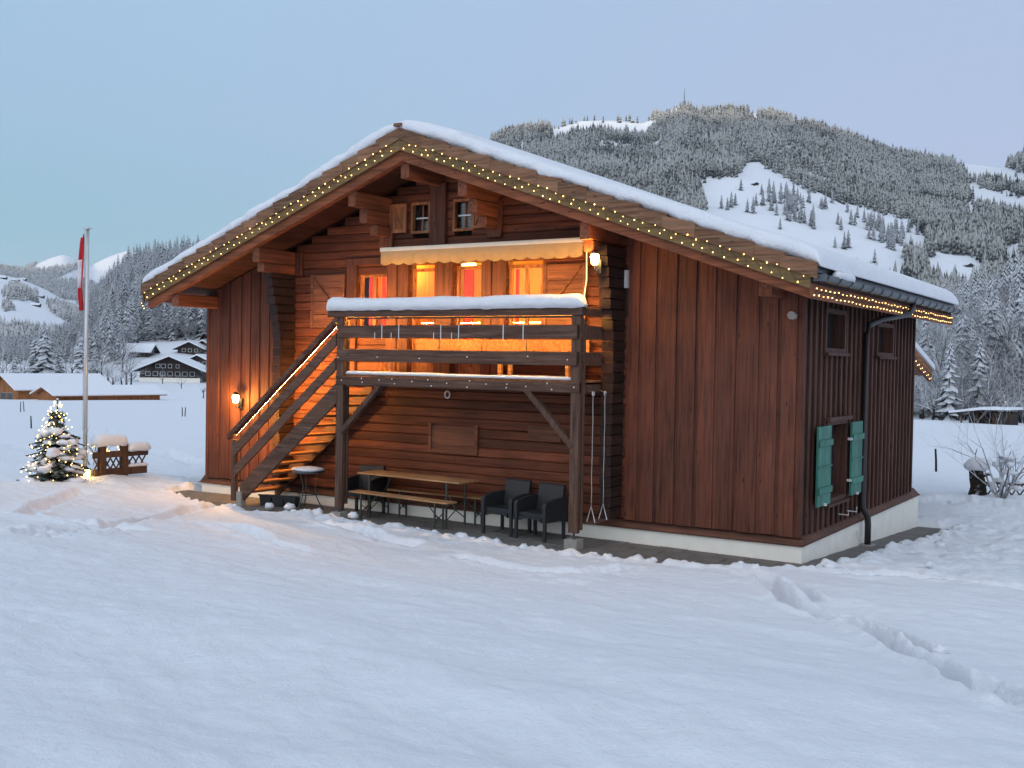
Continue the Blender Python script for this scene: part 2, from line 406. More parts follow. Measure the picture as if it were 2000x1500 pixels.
def hit(u, v, z0=None, far=400.0):
    d = ray(u, v); t = 2.0; 
    while t < far:
        p = CAM+d*t
        if p[2] < float(G0(p[0], p[1])):
            lo, hi = t-.5-t*.01, t
            for _ in range(30):
                m = (lo+hi)/2; p = CAM+d*m
                if p[2] < float(G0(p[0], p[1])): hi = m
                else: lo = m
            return CAM+d*hi
        t += .4+t*.008
    return CAM+d*far
TR = []                                          # trodden lines: (points, width, depth, roughness)
def z6(pts): return [(1300+a/2.857, 1050+b/2.857) for a, b in pts]
def z5(pts): return [(a/2.857, 900+b/2.857) for a, b in pts]
TRpx = [
 (z6([(380, 185), (560, 232), (600, 290), (700, 360), (800, 395), (930, 432)]), .20, .13, .5),
 (z6([(660, 250), (760, 312), (870, 366)]), .16, .10, .5),
 (z6([(930, 432), (1080, 505), (1200, 565), (1300, 630), (1450, 690), (1600, 757), (1700, 850), (1850, 930), (2100, 1030)]), .21, .14, .6),
 (z6([(960, 410), (1100, 455), (1250, 515), (1400, 600), (1480, 640)]), .17, .12, .6),
 (z6([(1640, 765), (1850, 850), (1960, 900), (2100, 960)]), .17, .12, .6),
 (z6([(1640, 955), (1800, 990), (2100, 1070)]), .15, .07, .8),
 (z5([(500, 170), (400, 205), (250, 235), (170, 268), (105, 275), (190, 300), (300, 322), (420, 350), (560, 368), (700, 385), (840, 398)]), .26, .12, .9),
 (z5([(560, 366), (750, 345), (900, 305), (1100, 262), (1250, 238)]), .24, .10, .9),
 (z5([(150, 432), (300, 415), (480, 398), (650, 385)]), .35, .05, 1.4),
 (z5([(900, 335), (1080, 345), (1230, 362), (1380, 402), (1450, 440), (1650, 480), (1760, 490)]), .24, .10, .7),
 (z5([(1700, 330), (1850, 352), (2000, 378), (2150, 400)]), .26, .09, .7),
 ([(650, 1020), (700, 1034), (760, 1050), (830, 1058)], .26, .08, .7),
 ([(860, 1075), (920, 1085), (1000, 1100), (1060, 1108), (1150, 1112), (1260, 1104)], .28, .08, .8),
 ([(1060, 1120), (1110, 1135), (1160, 1140)], .2, .07, .8),
 ([(1600, 1118), (1750, 1112), (1850, 1118), (2020, 1140)], .22, .09, .9),
 ([(1820, 985), (1880, 975), (1960, 985), (2060, 1000)], .5, .10, 1.3),
 ([(300, 880), (340, 890), (400, 905)], .5, .10, 1.2), ([(0, 870), (30, 872), (60, 880)], .5, .08, 1.2),
]
for px, wd, dp, rg in TRpx:
    P = [hit(u, v)[:2] for u, v in px]; TR.append((np.array(P), wd, dp, rg))
def G(x, y):
    x = np.asarray(x, float); y = np.asarray(y, float)
    z = G0(x, y)
    r = np.hypot(x-CAM[0], y-CAM[1])
    nr = np.clip(1-(r-30)/40, 0, 1)
    z = z + nr*(.15*vnoise(x*.28, y*.42, 3)+.065*vnoise(x*.8+.3*y, y*1.5, 4)+.026*fbm(x*2.2+.5*y, y*3.6, 4, 5))
    z = z + (1-nr)*.35*fbm(x*.03, y*.03, 3, 8)
    # trampled area by the side wall and behind it
    tr = np.exp(-(((x-1.9)/1.3)**2))*sm((y+.8)/1.2)*sm((13-y)/3) + .8*np.exp(-(((x+14.0)/1.6)**2))*sm((y+2.2)/1.)*sm((9-y)/3)
    z = z + tr*(.085*fbm(x*3.1, y*3.1, 4, 21)-.05)
    for P, wd, dp, rg in TR:
        mn = P.min(0)-1.0; mxx = P.max(0)+1.0
        k = np.where((x > mn[0]) & (x < mxx[0]) & (y > mn[1]) & (y < mxx[1]))
        if len(k[0]) == 0: continue
        px, py = x[k], y[k]; best = np.full(px.shape, 9.0); al = np.zeros(px.shape); acc = 0.0
        for a, b in zip(P[:-1], P[1:]):
            d = b-a; L = float(np.hypot(*d)); tt = np.clip(((px-a[0])*d[0]+(py-a[1])*d[1])/(L*L+1e-9), 0, 1)
            q = np.hypot(px-a[0]-d[0]*tt, py-a[1]-d[1]*tt); s = q < best
            best = np.where(s, q, best); al = np.where(s, acc+tt*L, al); acc += L
        wv = wd*(.56 if rg < .65 else .75)*(1+.35*vnoise(al*2.3, al*0+3, 31)); q = best+rg*.05*vnoise(px*3.5, py*3.5, 32)
        foot = .9+.35*vnoise(al*3.2, al*0, 33)
        ends = sm(al/.3)*sm((acc-al)/.3)
        dp = dp*(1.55 if rg < .65 else 1.25); dz = -dp*foot*np.exp(-(q/wv)**6) + dp*.22*np.exp(-((q-wv*1.6)/(wv*.55))**2) + rg*.085*np.exp(-(q/(wv*1.6))**2)*fbm(px*7, py*7, 3, 34)
        z[k] = z[k]+dz*ends
    e = bare(x, y) + .12*fbm(x*2.5, y*2.5, 3, 41)
    near = np.exp(-(e/.5)**2)
    z = z + .06*near*np.clip(fbm(x*5, y*5, 2, 44)+.25, 0, 1)*2
    fl = pave_z(x, y)-.07
    k = sm((e+.10)/.18)
    return z*(1-k)+fl*k

# ------------------------------------------------------------------ ground sheet
def make_ground():
    base = math.degrees(YAW)
    az = np.concatenate([np.arange(-180, -60, 5), np.arange(-60, -30, 1.0), np.arange(-30, 29.5, .085), np.arange(29.5, 60, 1.0), np.arange(60, 180.1, 5)])
    rs = [.6]
    while rs[-1] < 3500:
        r = rs[-1]
        px = r*r/(1085*max(1.2, 2.6))
        dr = max(.045, .8*px) if r < 26 else max(.3, 1.2*px)
        if 11.5 < r < 24: dr = min(dr, .065)
        if r > 150: dr = r*.045
        rs.append(r+dr)
    rs = np.array(rs)
    A, R = np.meshgrid(np.radians(az)-YAW, rs)       # azimuth clockwise from +y
    X = CAM[0]+R*np.sin(A); Y = CAM[1]+R*np.cos(A)
    Z = G(X, Y)
    V = np.stack([X, Y, Z], -1).reshape(-1, 3); nr, na = X.shape
    i = (np.arange(nr-1)[:, None]*na+np.arange(na-1)[None]).ravel()
    F = np.stack([i, i+1, i+1+na, i+na], 1)[:, ::-1]
    V = np.vstack([V, [[CAM[0], CAM[1], float(G0(CAM[0], CAM[1]))]]])
    o = npmesh('snow_ground', V, F, 'snow', None, True); o['kind'] = 'structure'
    return o
make_ground()

# paving: slabs laid in rows
pv = tag(MB().box(-13.0, .72, -2.0, 8.0, -.55, -.48).build('pavement', 'concrete'), None, None, None, 'structure')
slab = MB(); slab.add([(-.245, -.16, 0), (.245, -.16, 0), (.245, .16, 0), (-.245, .16, 0), (-.237, -.152, .012), (.237, -.152, .012), (.237, .152, .012), (-.237, .152, .012)],
    [(4, 5, 6, 7), (0, 1, 5, 4), (1, 2, 6, 5), (2, 3, 7, 6), (3, 0, 4, 7)])
slab_me = slab.mesh('paving_stone'); slab_me.materials.append(M['paving'])
def put_slab(x, y):
    o = bpy.data.objects.new('paving_stone', slab_me); COL.objects.link(o); o.parent = pv
    o.location = (x, y, float(pave_z(x, y))-.012+rnd.uniform(-.004, .004))
    o.rotation_euler = (RAD(-2.98) if x > 0 else 0, RAD(.43) if -8 < x < 0 else 0, 0)
for j in range(6):
    for i in range(27):
        x = -13.0+.5*i+(.25 if j % 2 else 0); y = -.17-.33*j
        if y > float(edge_front(x))-.45 and x < .75: put_slab(x, y)
for j in range(24):
    for i in range(2):
        y = .16+.33*j
        o = put_slab(.25+.5*i, y)

# ================================================================== THE CHALET
CH = thing('chalet', 'dark brown timber chalet with glowing windows, balcony and snow covered gable roof', 'house')
RX, RZ = -6.62, 6.40                             # ridge line: x and underside height at the verge board
XL, ZL, XR, ZR = -13.05, 3.93, .385, 3.93
SLL = (RZ-ZL)/(RX-XL); SLR = (RZ-ZR)/(XR-RX)
YG, YB = -1.15, 8.84                             # gable verge and back verge
def Lz(x): return RZ-(RX-x)*SLL if x < RX else RZ-(x-RX)*SLR
def part(mb, name, mat, parent=CH, smooth=False): return mb.build(name, mat, parent, smooth)

# foundation
f = MB().box(-12.63, 0, 0, 7.9, -.75, .245); part(f, 'foundation', 'plaster')
part(MB().box(-12.70, .03, -.035, 7.93, .2455, .262), 'foundation_cap', 'sill')
sl = MB(); sl.prism([(-.03, .262), (.16, .262), (.16, .40), (.10, .39)], -12.66, .02, 0); part(sl, 'sill_beam', 'sill')
sl = MB(); sl.prism([(.02, .262), (-.18, .262), (-.18, .40), (-.10, .385)], .162, 7.9, 1); part(sl, 'sill_beam', 'sill')
# inner shell (keeps daylight out of the house); open where the lit room is
sh = MB()
sh.prism([(-12.35, .3), (-10.3, .3), (-10.3, Lz(-10.3)-.02), (-12.35, Lz(-12.35)-.02)], .10, 7.3)
sh.prism([(-3.0, .3), (-.22, .3), (-.22, Lz(-.22)-.02), (-3.0, Lz(-3.0)-.02)], .10, 7.3)
sh.box(-10.3, -3.0, .17, 7.3, .3, 2.5)
sh.prism([(-10.3, 4.78), (-3.0, 4.78), (-3.0, Lz(-3.0)-.02), (RX, RZ-.02), (-10.3, Lz(-10.3)-.02)], .19, 7.3)
sh.box(-10.3, -9.0, .17, 7.3, 2.5, 4.78); sh.box(-3.5, -3.0, .17, 7.3, 2.5, 4.78); sh.box(-9.0, -3.5, 3.2, 7.3, 2.5, 4.78)
part(sh, 'inner_wall', 'dark')

# vertical siding of the two front bays
def siding(edges, y, strip, side):
    for a, b in zip(edges[:-1], edges[1:]):
        x0, x1 = a+.004, b-strip
        for (p, q, yy, th) in ((x0, x1, y, .034), (x1-.01, b+.01, y+.024, .02)):
            if q-p < .02: continue
            mb = MB(); zt0, zt1 = Lz(p)-.01, Lz(q)-.01; zb = .372+rnd.uniform(-.008, .008)
            c = .006
            mb.add([(p, yy+th, zb), (p, yy+c, zb), (p+c, yy, zb), (q-c, yy, zb), (q, yy+c, zb), (q, yy+th, zb),
                    (p, yy+th, zt0), (p, yy+c, zt0), (p+c, yy, zt0), (q-c, yy, zt1), (q, yy+c, zt1), (q, yy+th, zt1)],
                   [(0, 6, 7, 1), (1, 7, 8, 2), (2, 8, 9, 3), (3, 9, 10, 4), (4, 10, 11, 5), (5, 11, 6, 0), (0, 1, 2, 3, 4, 5), (11, 10, 9, 8, 7, 6)])
            part(mb, 'siding_board', 'siding')
ex = [FX(u, 850) for u in (1219, 1250, 1283, 1323, 1361, 1399, 1440, 1485, 1522)]+[-.085]
siding(ex, 0.0, .055, 1)
ex = [-12.46]+[FX(u, 800) for u in (430, 449, 472, 490, 508, 527, 546)]
siding(ex, 0.0, .05, -1)
part(MB().box(-.085, -.03, -.012, .06, .372, Lz(-.05)-.01), 'corner_board', 'siding')
part(MB().box(-12.52, -12.46, -.012, .06, .372, Lz(-12.5)-.01), 'corner_board', 'siding')

# side wall: boards with proud battens
SW = [(1.10, 2.10, 3.17, 3.72), (4.30, 5.42, 3.15, 3.62), (1.28, 2.32, .80, 1.96)]          # window openings y0,y1,z0,z1
ZT = Lz(-.05)-.03
def cut_col(y0, y1, zb, zt):
    seg = [(zb, zt)]
    for a, b, c, d in SW:
        if y1 > a-.04 and y0 < b+.04:
            seg = [s for p, q in seg for s in ((p, min(q, c-.06)), (max(p, d+.06), q)) if s[1]-s[0] > .03]
    return seg
ys = np.linspace(.03, 7.36, 27)
for i, (a, b) in enumerate(zip(ys[:-1], ys[1:])):
    for p, q in cut_col(a+.02, b-.02, .372, ZT):
        part(MB().box(-.10, -.07, a, b-.001, p, q), 'siding_board', 'sideboard')
for i, y in enumerate(ys):
    w2 = .034
    for p, q in cut_col(y-w2, y+w2, .36, ZT):
        part(MB().beam((-.048, y, p), (-.048, y, q), .068, .044, (1, 0, 0), .008), 'batten', 'sideboard')
for i, (a, b, c, d) in enumerate(SW):
    W = MB().box(-.35, -.30, a, b, c, d).build('window', 'darkglass' if i < 2 else 'dark', CH)
    t = .07
    for q in ((a-t, a, c-t, d+t), (b, b+t, c-t, d+t), (a, b, d, d+t), (a, b, c-t, c)):
        part(MB().box(-.33, -.015, q[0], q[1], q[2], q[3]), 'frame', 'sideboard', W)
    part(MB().box(-.12, .045, a-.10, b+.10, c-t-.045, c-t-.001), 'sill', 'sideboard', W)
    if i < 2:
        part(MB().box(-.20, -.17, (a+b)/2-.02, (a+b)/2+.02, c, d), 'muntin', 'sideboard', W)
        part(MB().box(-.26, -.25, a, b, c, d), 'pane', 'glass' if i == 0 else 'darkglass', W)
    else:
        part(MB().box(-.12, .06, a-.16, b+.10, d+t+.001, d+t+.06), 'drip_board', 'sideboard', W)
        part(MB().tube([(-.26, a+.42, c+.35), (-.26, a+.42, c+.78)], .012, 6), 'handle', 'white', W)
# green shutters of the lower window
def green_shutter(y0, y1, hinge):
    S = MB().box(.03, .062, y0, y1, .765, 1.975).build('green_shutter', 'green', CH)
    for z in (1.72, 1.36, 1.0):
        w3 = .10 if z != 1.36 else .022
        part(MB().beam((.076, y0-.01, z), (.076, y1+.015, z), .030 if z != 1.36 else .012, w3, (0, 0, 1), .006), 'batten', 'green', S)
    part(MB().box(.064, .10, (y0+y1)/2-.02, (y0+y1)/2+.02, .76, .80), 'catch', 'white', S)
    for z in (1.70, 1.02): part(MB().box(.0, .075, hinge-.018, hinge+.018, z-.02, z+.02), 'hinge', 'white', S)
green_shutter(.52, 1.20, 1.225); green_shutter(2.40, 3.05, 2.375)
for y in (2.0, 2.5):
    part(MB().tube([(-.02, y, .50), (.14, y-.02, .50), (.14, y-.02, .58)], .010, 6), 'wall_hook', 'white')

# back and left walls
part(MB().prism([(-12.5, .37), (-.1, .37), (-.1, Lz(-.1)-.03), (RX, RZ-.03), (-12.5, Lz(-12.5)-.03)], 7.31, 7.38), 'back_wall', 'sideboard')
part(MB().box(-12.52, -12.36, .061, 7.30, .372, Lz(-12.5)-.05), 'left_wall', 'sideboard')

# ---- log wall in the middle, with openings
LX0, LX1 = FX(546, 800)-.03, FX(1219, 850)+.03
OPEN = [(-8.47, -7.78, 3.42, 4.45), (-7.24, -6.70, 2.60, 4.52), (-6.27, -5.69, 2.60, 4.54), (-5.17, -4.47, 3.40, 4.52),
        (-7.22, -6.86, 5.18, 5.67), (-6.30, -5.93, 5.18, 5.67)]
z = .40; k = 0
while z < 6.3:
    h = .158+rnd.uniform(-.012, .014); zt = z+h
    seg = [(LX0, LX1)]
    # keep inside the gable
    def clip(p, q):
        xs = []
        zz = zt+.02
        a = RX-(RZ-zz)/SLL; b = RX+(RZ-zz)/SLR
        return (max(p, a), min(q, b))
    for a, b, c, d in OPEN:
        if zt > c+.02 and z < d-.02:
            seg = [s for p, q in seg for s in ((p, min(q, a)), (max(p, b), q)) if s[1]-s[0] > .02]
    for p, q in seg:
        p, q = clip(p, q)
        if q-p < .05: continue
        dy = rnd.uniform(-.008, .008)
        n = max(2, int((q-p)/.9)+1); mb = MB()
        # hewn log: slightly wavy face, chamfered edges
        prof = lambda j: [(.16, zt-.001), (.018+dy, zt-.001), (dy, zt-.016), (dy-.004, (z+zt)/2), (dy, z+.016), (.018+dy, z+.001), (.16, z+.001)]
        vs = []
        for j in range(n):
            x = p+(q-p)*j/(n-1); wv = .006*float(vnoise(x*1.7, k*3.1, 55))*2
            for (yy, zz) in prof(j): vs.append((x, yy+(wv if yy < .1 else 0), zz+(.010*float(vnoise(x*1.1, k*2.7, 56)) if yy < .05 else 0)))
        fs = []
        for j in range(n-1):
            for i in range(6): fs.append((j*7+i, j*7+i+1, (j+1)*7+i+1, (j+1)*7+i))
        fs += [tuple(range(7)), tuple((n-1)*7+i for i in range(6, -1, -1))]
        mb.add(vs, fs); part(mb, 'wall_log', 'log')
    z = zt; k += 1

# ---- crossing log ends: dark stacks that step out to carry the purlins
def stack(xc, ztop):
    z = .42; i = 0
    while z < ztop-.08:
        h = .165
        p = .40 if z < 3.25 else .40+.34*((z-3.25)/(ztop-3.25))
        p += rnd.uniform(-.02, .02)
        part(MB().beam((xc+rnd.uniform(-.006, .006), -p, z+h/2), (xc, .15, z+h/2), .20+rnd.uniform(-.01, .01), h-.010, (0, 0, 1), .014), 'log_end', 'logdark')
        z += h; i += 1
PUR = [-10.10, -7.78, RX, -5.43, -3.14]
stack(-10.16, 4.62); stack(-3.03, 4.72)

# ---- purlins and their corbels
for i, x in enumerate(PUR):
    zc = Lz(x)-.15-.13
    if i == 2: zc -= .04
    part(MB().beam((x, -1.03, zc), (x, .3, zc), .17, .26, (0, 0, 1), .012), 'purlin', 'beam')
    if i in (1, 3):
        part(MB().beam((x, -.72, zc-.26), (x, .2, zc-.26), .17, .25, (0, 0, 1), .02), 'corbel', 'beam')
        part(MB().beam((x, -.42, zc-.48), (x, .2, zc-.48), .17, .18, (0, 0, 1), .02), 'corbel', 'beam')
    if i in (0, 4):
        part(MB().beam((x, -.90, zc-.22), (x, .2, zc-.22), .17, .17, (0, 0, 1), .02), 'corbel', 'beam')
for x, z in ((-12.30, ZL-.02), (-.42, Lz(-.42)-.22)):
    part(MB().beam((x, -1.03 if x < -5 else -.62, z+(.06 if x < -5 else 0)), (x, .2, z+(.06 if x < -5 else 0)), .19, .24, (0, 0, 1), .012), 'purlin', 'beam')
part(MB().tube([(-.19, -.02, 3.62), (-.19, -.14, 3.62)], .06, 12), 'pipe_end', 'concrete')
# wall posts below purlins
for x0, x1, z0, z1 in ((-6.79, -6.45, 4.88, 6.0), (-7.93, -7.64, 4.86, 5.33), (-5.58, -5.28, 5.0, 5.62), (-10.02, -9.86, 4.45, 4.9)):
    part(MB().beam(((x0+x1)/2, -.045, z0), ((x0+x1)/2, -.045, z1), x1-x0, .07, (0, 1, 0), .008), 'wall_post', 'postw')

# ---- roof: deck, rafters, verge
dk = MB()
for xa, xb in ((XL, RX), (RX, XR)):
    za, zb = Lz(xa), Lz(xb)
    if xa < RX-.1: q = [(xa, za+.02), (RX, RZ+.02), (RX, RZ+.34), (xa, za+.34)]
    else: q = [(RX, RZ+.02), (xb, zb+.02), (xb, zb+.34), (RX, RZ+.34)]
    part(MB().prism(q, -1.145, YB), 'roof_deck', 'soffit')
for side in (-1, 1):
    xe = XL+.06 if side < 0 else XR-.01
    ze = Lz(xe)
    for yy in (-1.06, 7.6, 8.75):
        q = [(RX, RZ+.018), (xe, ze+.018), (xe+.0, ze-.13), (RX, RZ-.175)]
        part(MB().prism(q, yy-.06, yy+.07), 'rafter', 'rafterL')
    # light board
    part(MB().prism([(RX, RZ+.0), (xe-side*-.0+side*.02, Lz(xe)-.005), (xe+side*.02, Lz(xe)+.17), (RX, RZ+.21)], -1.185, -1.147), 'verge_board', 'moss')
    # stepped verge boards above it
    n = 16; xs = np.linspace(RX+side*.03, xe+side*.05, n+1)
    for i in range(n):
        a, b = xs[i], xs[i+1]+side*.06
        s = SLL if side < 0 else SLR
        ra = RZ-abs(a-RX)*s; rb = RZ-abs(b-RX)*s
        t0, t1 = .335+rnd.uniform(-.006, .006), .40+rnd.uniform(-.012, .014)
        q = [(a, ra+.165), (b, rb+.165), (b, rb+t1-.015), (a, ra+t0)]
        if i == 0: q[0] = (RX, RZ+.175); q[3] = (RX, RZ+.365)
        part(MB().prism(q, -1.215-(.006 if i % 2 else 0), -1.187+.04), 'verge_shingle', 'verge')
# ridge cap piece
part(MB().beam((RX, -1.26, RZ+.41), (RX, -.9, RZ+.41), .16, .05), 'ridge_cap', 'verge')

# right eave: fascia, drip edge, gutter with brackets and downpipe
part(MB().box(XR+.001, XR+.03, YG-.03, YB, 3.795, 3.995), 'fascia', 'beam')
part(MB().box(XR-.10, XR+.06, YG-.02, YB+.03, 4.16, 4.262), 'eave_flashing', 'metal')
gx, gz = XR+.125, 4.115
gp = []
for i in range(13):
    t = pi+pi*i/12; gp.append((gx+.085*cos(t), gz+.085*sin(t)))
for i in range(12, -1, -1):
    t = pi+pi*i/12; gp.append((gx+.078*cos(t), gz+.078*sin(t)+.003))
gut = part(MB().prism(gp, YG+.02, YB+.10), 'gutter', 'metal', CH)
for i in range(17):
    y = YG+.15+i*.6
    pts = [(gx+.091*cos(pi+pi*j/8), y, gz+.091*sin(pi+pi*j/8)) for j in range(9)]
    part(MB().tube(pts, .011, 5), 'bracket', 'metal', gut)
part(MB().box(gx-.09, gx+.09, YG+.012, YG+.022, gz-.085, gz+.01), 'end_cap', 'metal', gut)
part(MB().tube([(gx, 4.55, gz-.07), (gx, 4.52, gz-.17), (gx-.02, 4.35, gz-.28), (.20, 3.60, 3.72), (.06, 3.30, 3.60), (.045, 3.22, 3.45), (.045, 3.22, .60), (.05, 3.22, .48), (.12, 3.28, .33), (.125, 3.30, .2), (.125, 3.30, -.17)], .055, 12), 'downpipe', 'pipe', CH, True)
part(MB().box(.02, .24, 3.18, 3.42, -.24, -.15), 'drain_block', 'concrete')
part(MB().tube([(.03, 2.95, .12), (.05, 3.05, -.1)], .012, 6), 'cable_stub', 'white')
part(MB().box(XL-.03, XL-.001, YG-.03, YB, ZL+.02, ZL+.3), 'fascia', 'beam')

# ---- windows, glazed doors, shutters of the upper floor
def glazed(x0, x1, z0, z1, door=False, mull=True, fr=.055, mat='frame', parent_name='window'):
    yb = .075
    W = MB().box(x0, x0+fr, yb-.03, yb+.03, z0, z1).build(parent_name, mat, CH)
    part(MB().box(x1-fr, x1, yb-.03, yb+.03, z0, z1), 'frame', mat, W)
    part(MB().box(x0+fr, x1-fr, yb-.03, yb+.03, z1-fr, z1), 'frame', mat, W)
    zb = z0
    if door:
        zb = z0+.62
        part(MB().box(x0+fr, x1-fr, yb-.012, yb+.02, z0+.10, zb-.05), 'door_panel', mat, W)
        part(MB().box(x0+fr, x1-fr, yb-.03, yb+.03, z0, z0+.10), 'frame', mat, W)
        part(MB().box(x0+fr+.05, x1-fr-.05, yb-.02, yb-.0121, z0+.16, zb-.11), 'raised_field', mat, W)
        part(MB().box(x0+fr, x1-fr, yb-.03, yb+.03, zb-.05, zb+.03), 'frame', mat, W)
    else:
        part(MB().box(x0+fr, x1-fr, yb-.03, yb+.03, z0, z0+fr), 'frame', mat, W)
        part(MB().box(x0-.04, x1+.04, -.05, .06, z0-.05, z0-.001), 'sill', mat, W)
    if mull: part(MB().box((x0+x1)/2-.035, (x0+x1)/2+.035, yb-.028, yb+.028, zb+.03, z1-fr), 'mullion', mat, W)
    part(MB().box(x0+fr, x1-fr, yb-.003, yb+.003, zb+.03, z1-fr), 'pane', 'glass', W)
    return W
w1 = glazed(*OPEN[0]); d1 = glazed(*OPEN[1], door=True, mull=False, parent_name='glazed_door'); d2 = glazed(*OPEN[2], door=True, mull=False, parent_name='glazed_door'); w4 = glazed(*OPEN[3])
# posts and lintel between them
for x0, x1 in ((-8.72, -8.49), (-7.76, -7.52), (-7.50, -7.26), (-6.68, -6.30), (-5.67, -5.47), (-5.45, -5.19)):
    part(MB().beam(((x0+x1)/2, -.035, 2.60), ((x0+x1)/2, -.035, 4.62), x1-x0, .07, (0, 1, 0), .01), 'wall_post', 'postw')
part(MB().box(-8.75, -4.42, -.05, .02, 4.62, 4.74), 'lintel', 'postw')
def curtain(W, x0, x1, z0, z1):
    n = 14; mb = MB(); vs = []
    for i in range(n+1):
        x = x0+(x1-x0)*i/n; y = .17+.022*sin(i*2.1)
        vs += [(x, y, z0), (x, y, z1), (x, y+.006, z0), (x, y+.006, z1)]
    fs = []
    for i in range(n): a = 4*i; fs += [(a, a+4, a+5, a+1), (a+2, a+3, a+7, a+6)]
    mb.add(vs, fs); part(mb, 'curtain', 'curtain', W, True)
curtain(w1, -8.36, -8.20, 3.5, 4.4); curtain(w1, -8.04, -7.96, 3.5, 4.4)
curtain(d2, -6.20, -5.98, 3.25, 4.48); curtain(w4, -5.11, -5.05, 3.45, 4.46)
# the lit room behind them
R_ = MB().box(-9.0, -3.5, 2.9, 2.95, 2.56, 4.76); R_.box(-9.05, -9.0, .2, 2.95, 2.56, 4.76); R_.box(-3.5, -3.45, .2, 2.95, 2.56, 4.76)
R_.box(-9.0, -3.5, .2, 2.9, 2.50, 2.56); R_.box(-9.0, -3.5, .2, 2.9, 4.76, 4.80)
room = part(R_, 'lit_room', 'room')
part(MB().box(-8.9, -7.3, 1.0, 1.08, 2.57, 4.75), 'partition', 'roomwood', room)
part(MB().box(-5.05, -4.62, .9, 1.4, 2.57, 4.25), 'cupboard', 'roomwood', room)
for x, y in ((-6.8, 1.2), (-4.4, .65), (-8.1, .62)):
    sh_ = MB().lathe([(.03, .06), (.10, .04), (.14, -.05), (.02, -.05)], (x, y, 4.705), 12).build('ceiling_lamp', 'lampglass', room, True)
    lamp('room_light', (x, y, 4.50), 62, (1.0, .48, .09), .12, sh_)
def plank_shutter(x0, x1, z0, z1, mat, flip, vert=False, y=-.065):
    S = MB().box(x0, x0+.06, y-.012, y+.028, z0, z1).build('shutter', mat, CH)
    part(MB().box(x1-.06, x1, y-.012, y+.028, z0, z1), 'stile', mat, S)
    if vert:
        n = 3
        for i in range(n):
            a = x0+.06+(x1-x0-.12)*i/n; b = x0+.06+(x1-x0-.12)*(i+1)/n
            part(MB().box(a+.002, b-.002, y, y+.022, z0, z1), 'plank', mat, S)
        part(MB().box(x0+.061, x1-.061, y-.014, y-.001, z1-.06, z1), 'rail', mat, S); part(MB().box(x0+.061, x1-.061, y-.014, y-.001, z0, z0+.06), 'rail', mat, S)
    else:
        n = max(3, int((z1-z0)/.23))
        for i in range(n):
            a = z0+(z1-z0)*i/n; b = z0+(z1-z0)*(i+1)/n
            part(MB().box(x0+.061, x1-.061, y, y+.022, a+.006, b-.006), 'plank', mat, S)
    a, b = (x0+.08, x1-.08) if flip else (x1-.08, x0+.08)
    part(MB().beam((a, y-.012, z1-.05), (b, y-.012, z0+(z1-z0)*(.25 if not vert else .1)), .022, .055 if not vert else .035, (0, 1, 0), .004), 'brace', mat, S)
plank_shutter(-9.60, -8.76, 3.45, 4.46, 'shutter', True)
plank_shutter(-4.42, -3.62, 3.42, 4.50, 'shutter', False)
for (a, b, c, d) in OPEN[4:]:
    W = MB().box(a, b, .10, .11, c, d).build('attic_window', 'darkglass', CH)
    t = .035
    for q in ((a-t, a+.01, c-t, d+t), (b-.01, b+t, c-t, d+t), (a+.01, b-.01, d-.01, d+t), (a+.01, b-.01, c-t, c+.01)):
        part(MB().box(q[0], q[1], -.02, .06, q[2], q[3]), 'frame', 'frame', W)
    part(MB().box(a+.03, b-.03, .055, .075, (c+d)/2-.012, (c+d)/2+.012), 'muntin', 'white', W)
    part(MB().box((a+b)/2-.012, (a+b)/2+.012, .056, .076, c+.02, d-.02), 'muntin', 'frame', W)
    part(MB().box(a+.01, b-.01, .078, .082, c, d), 'pane', 'glass', W)
plank_shutter(-7.70, -7.33, 5.17, 5.69, 'shutterl', True, True); plank_shutter(-5.90, -5.55, 5.17, 5.66, 'shutterl', False, True)
# lower wall details
x0, x1, z0, z1 = -6.77, -5.71, 1.23, 1.75
W = MB().box(x0+.05, x1-.05, -.022, .02, z0+.04, z1-.04).build('hatch', 'shutter', CH)
for q in ((x0, x0+.06, z0, z1), (x1-.06, x1, z0, z1), (x0+.06, x1-.06, z0, z0+.05)):
    part(MB().box(q[0], q[1], -.05, .02, q[2], q[3]), 'frame', 'shutter', W)
part(MB().box(-4.70, -4.06, -.03, .02, 1.55, 1.80), 'hatch', 'shutter')
ring = [(-6.37+.055*cos(2*pi*i/20), -.04, 2.27+.06*sin(2*pi*i/20)) for i in range(21)]
part(MB().tube(ring, .014, 6), 'wall_ring', 'white')
bx_ = part(MB().box(-2.93, -2.875, -.07, -.004, 4.08, 4.36), 'meter_box', 'white'); part(MB().tube([(-2.90, -.03, 4.08), (-2.90, -.03, 3.66)], .012, 6), 'conduit', 'pipe', bx_)

# ---- awning
aw = MB().tube([(-7.66, -.30, 4.825), (-3.52, -.30, 4.825)], .045, 10).build('awning', 'awnbox', CH)
part(MB().box(-7.68, -3.50, -.36, -.02, 4.852, 4.878), 'cover', 'awnbox', aw)
part(MB().box(-7.66, -3.52, -.385, -.355, 4.805, 4.85), 'front_bar', 'awnbox', aw)
va = MB(); n = 16; pts = []; m = 8
vs = []; fs = []
tot = n*m
for i in range(tot+1):
    x = -7.65+4.12*i/tot; ph = (i % m)/m
    zb = 4.590-.036*sin(pi*ph)+.006*sin(i*.21)
    y = -.372-.003*sin(i*.35)
    vs += [(x, -.372, 4.81), (x, y, zb), (x, -.366, 4.81), (x, y+.005, zb)]
for i in range(tot):
    a = 4*i; fs += [(a, a+1, a+5, a+4), (a+2, a+6, a+7, a+3), (a+1, a+3, a+7, a+5)]
va.add(vs, fs); part(va, 'valance', 'awn', aw, True)
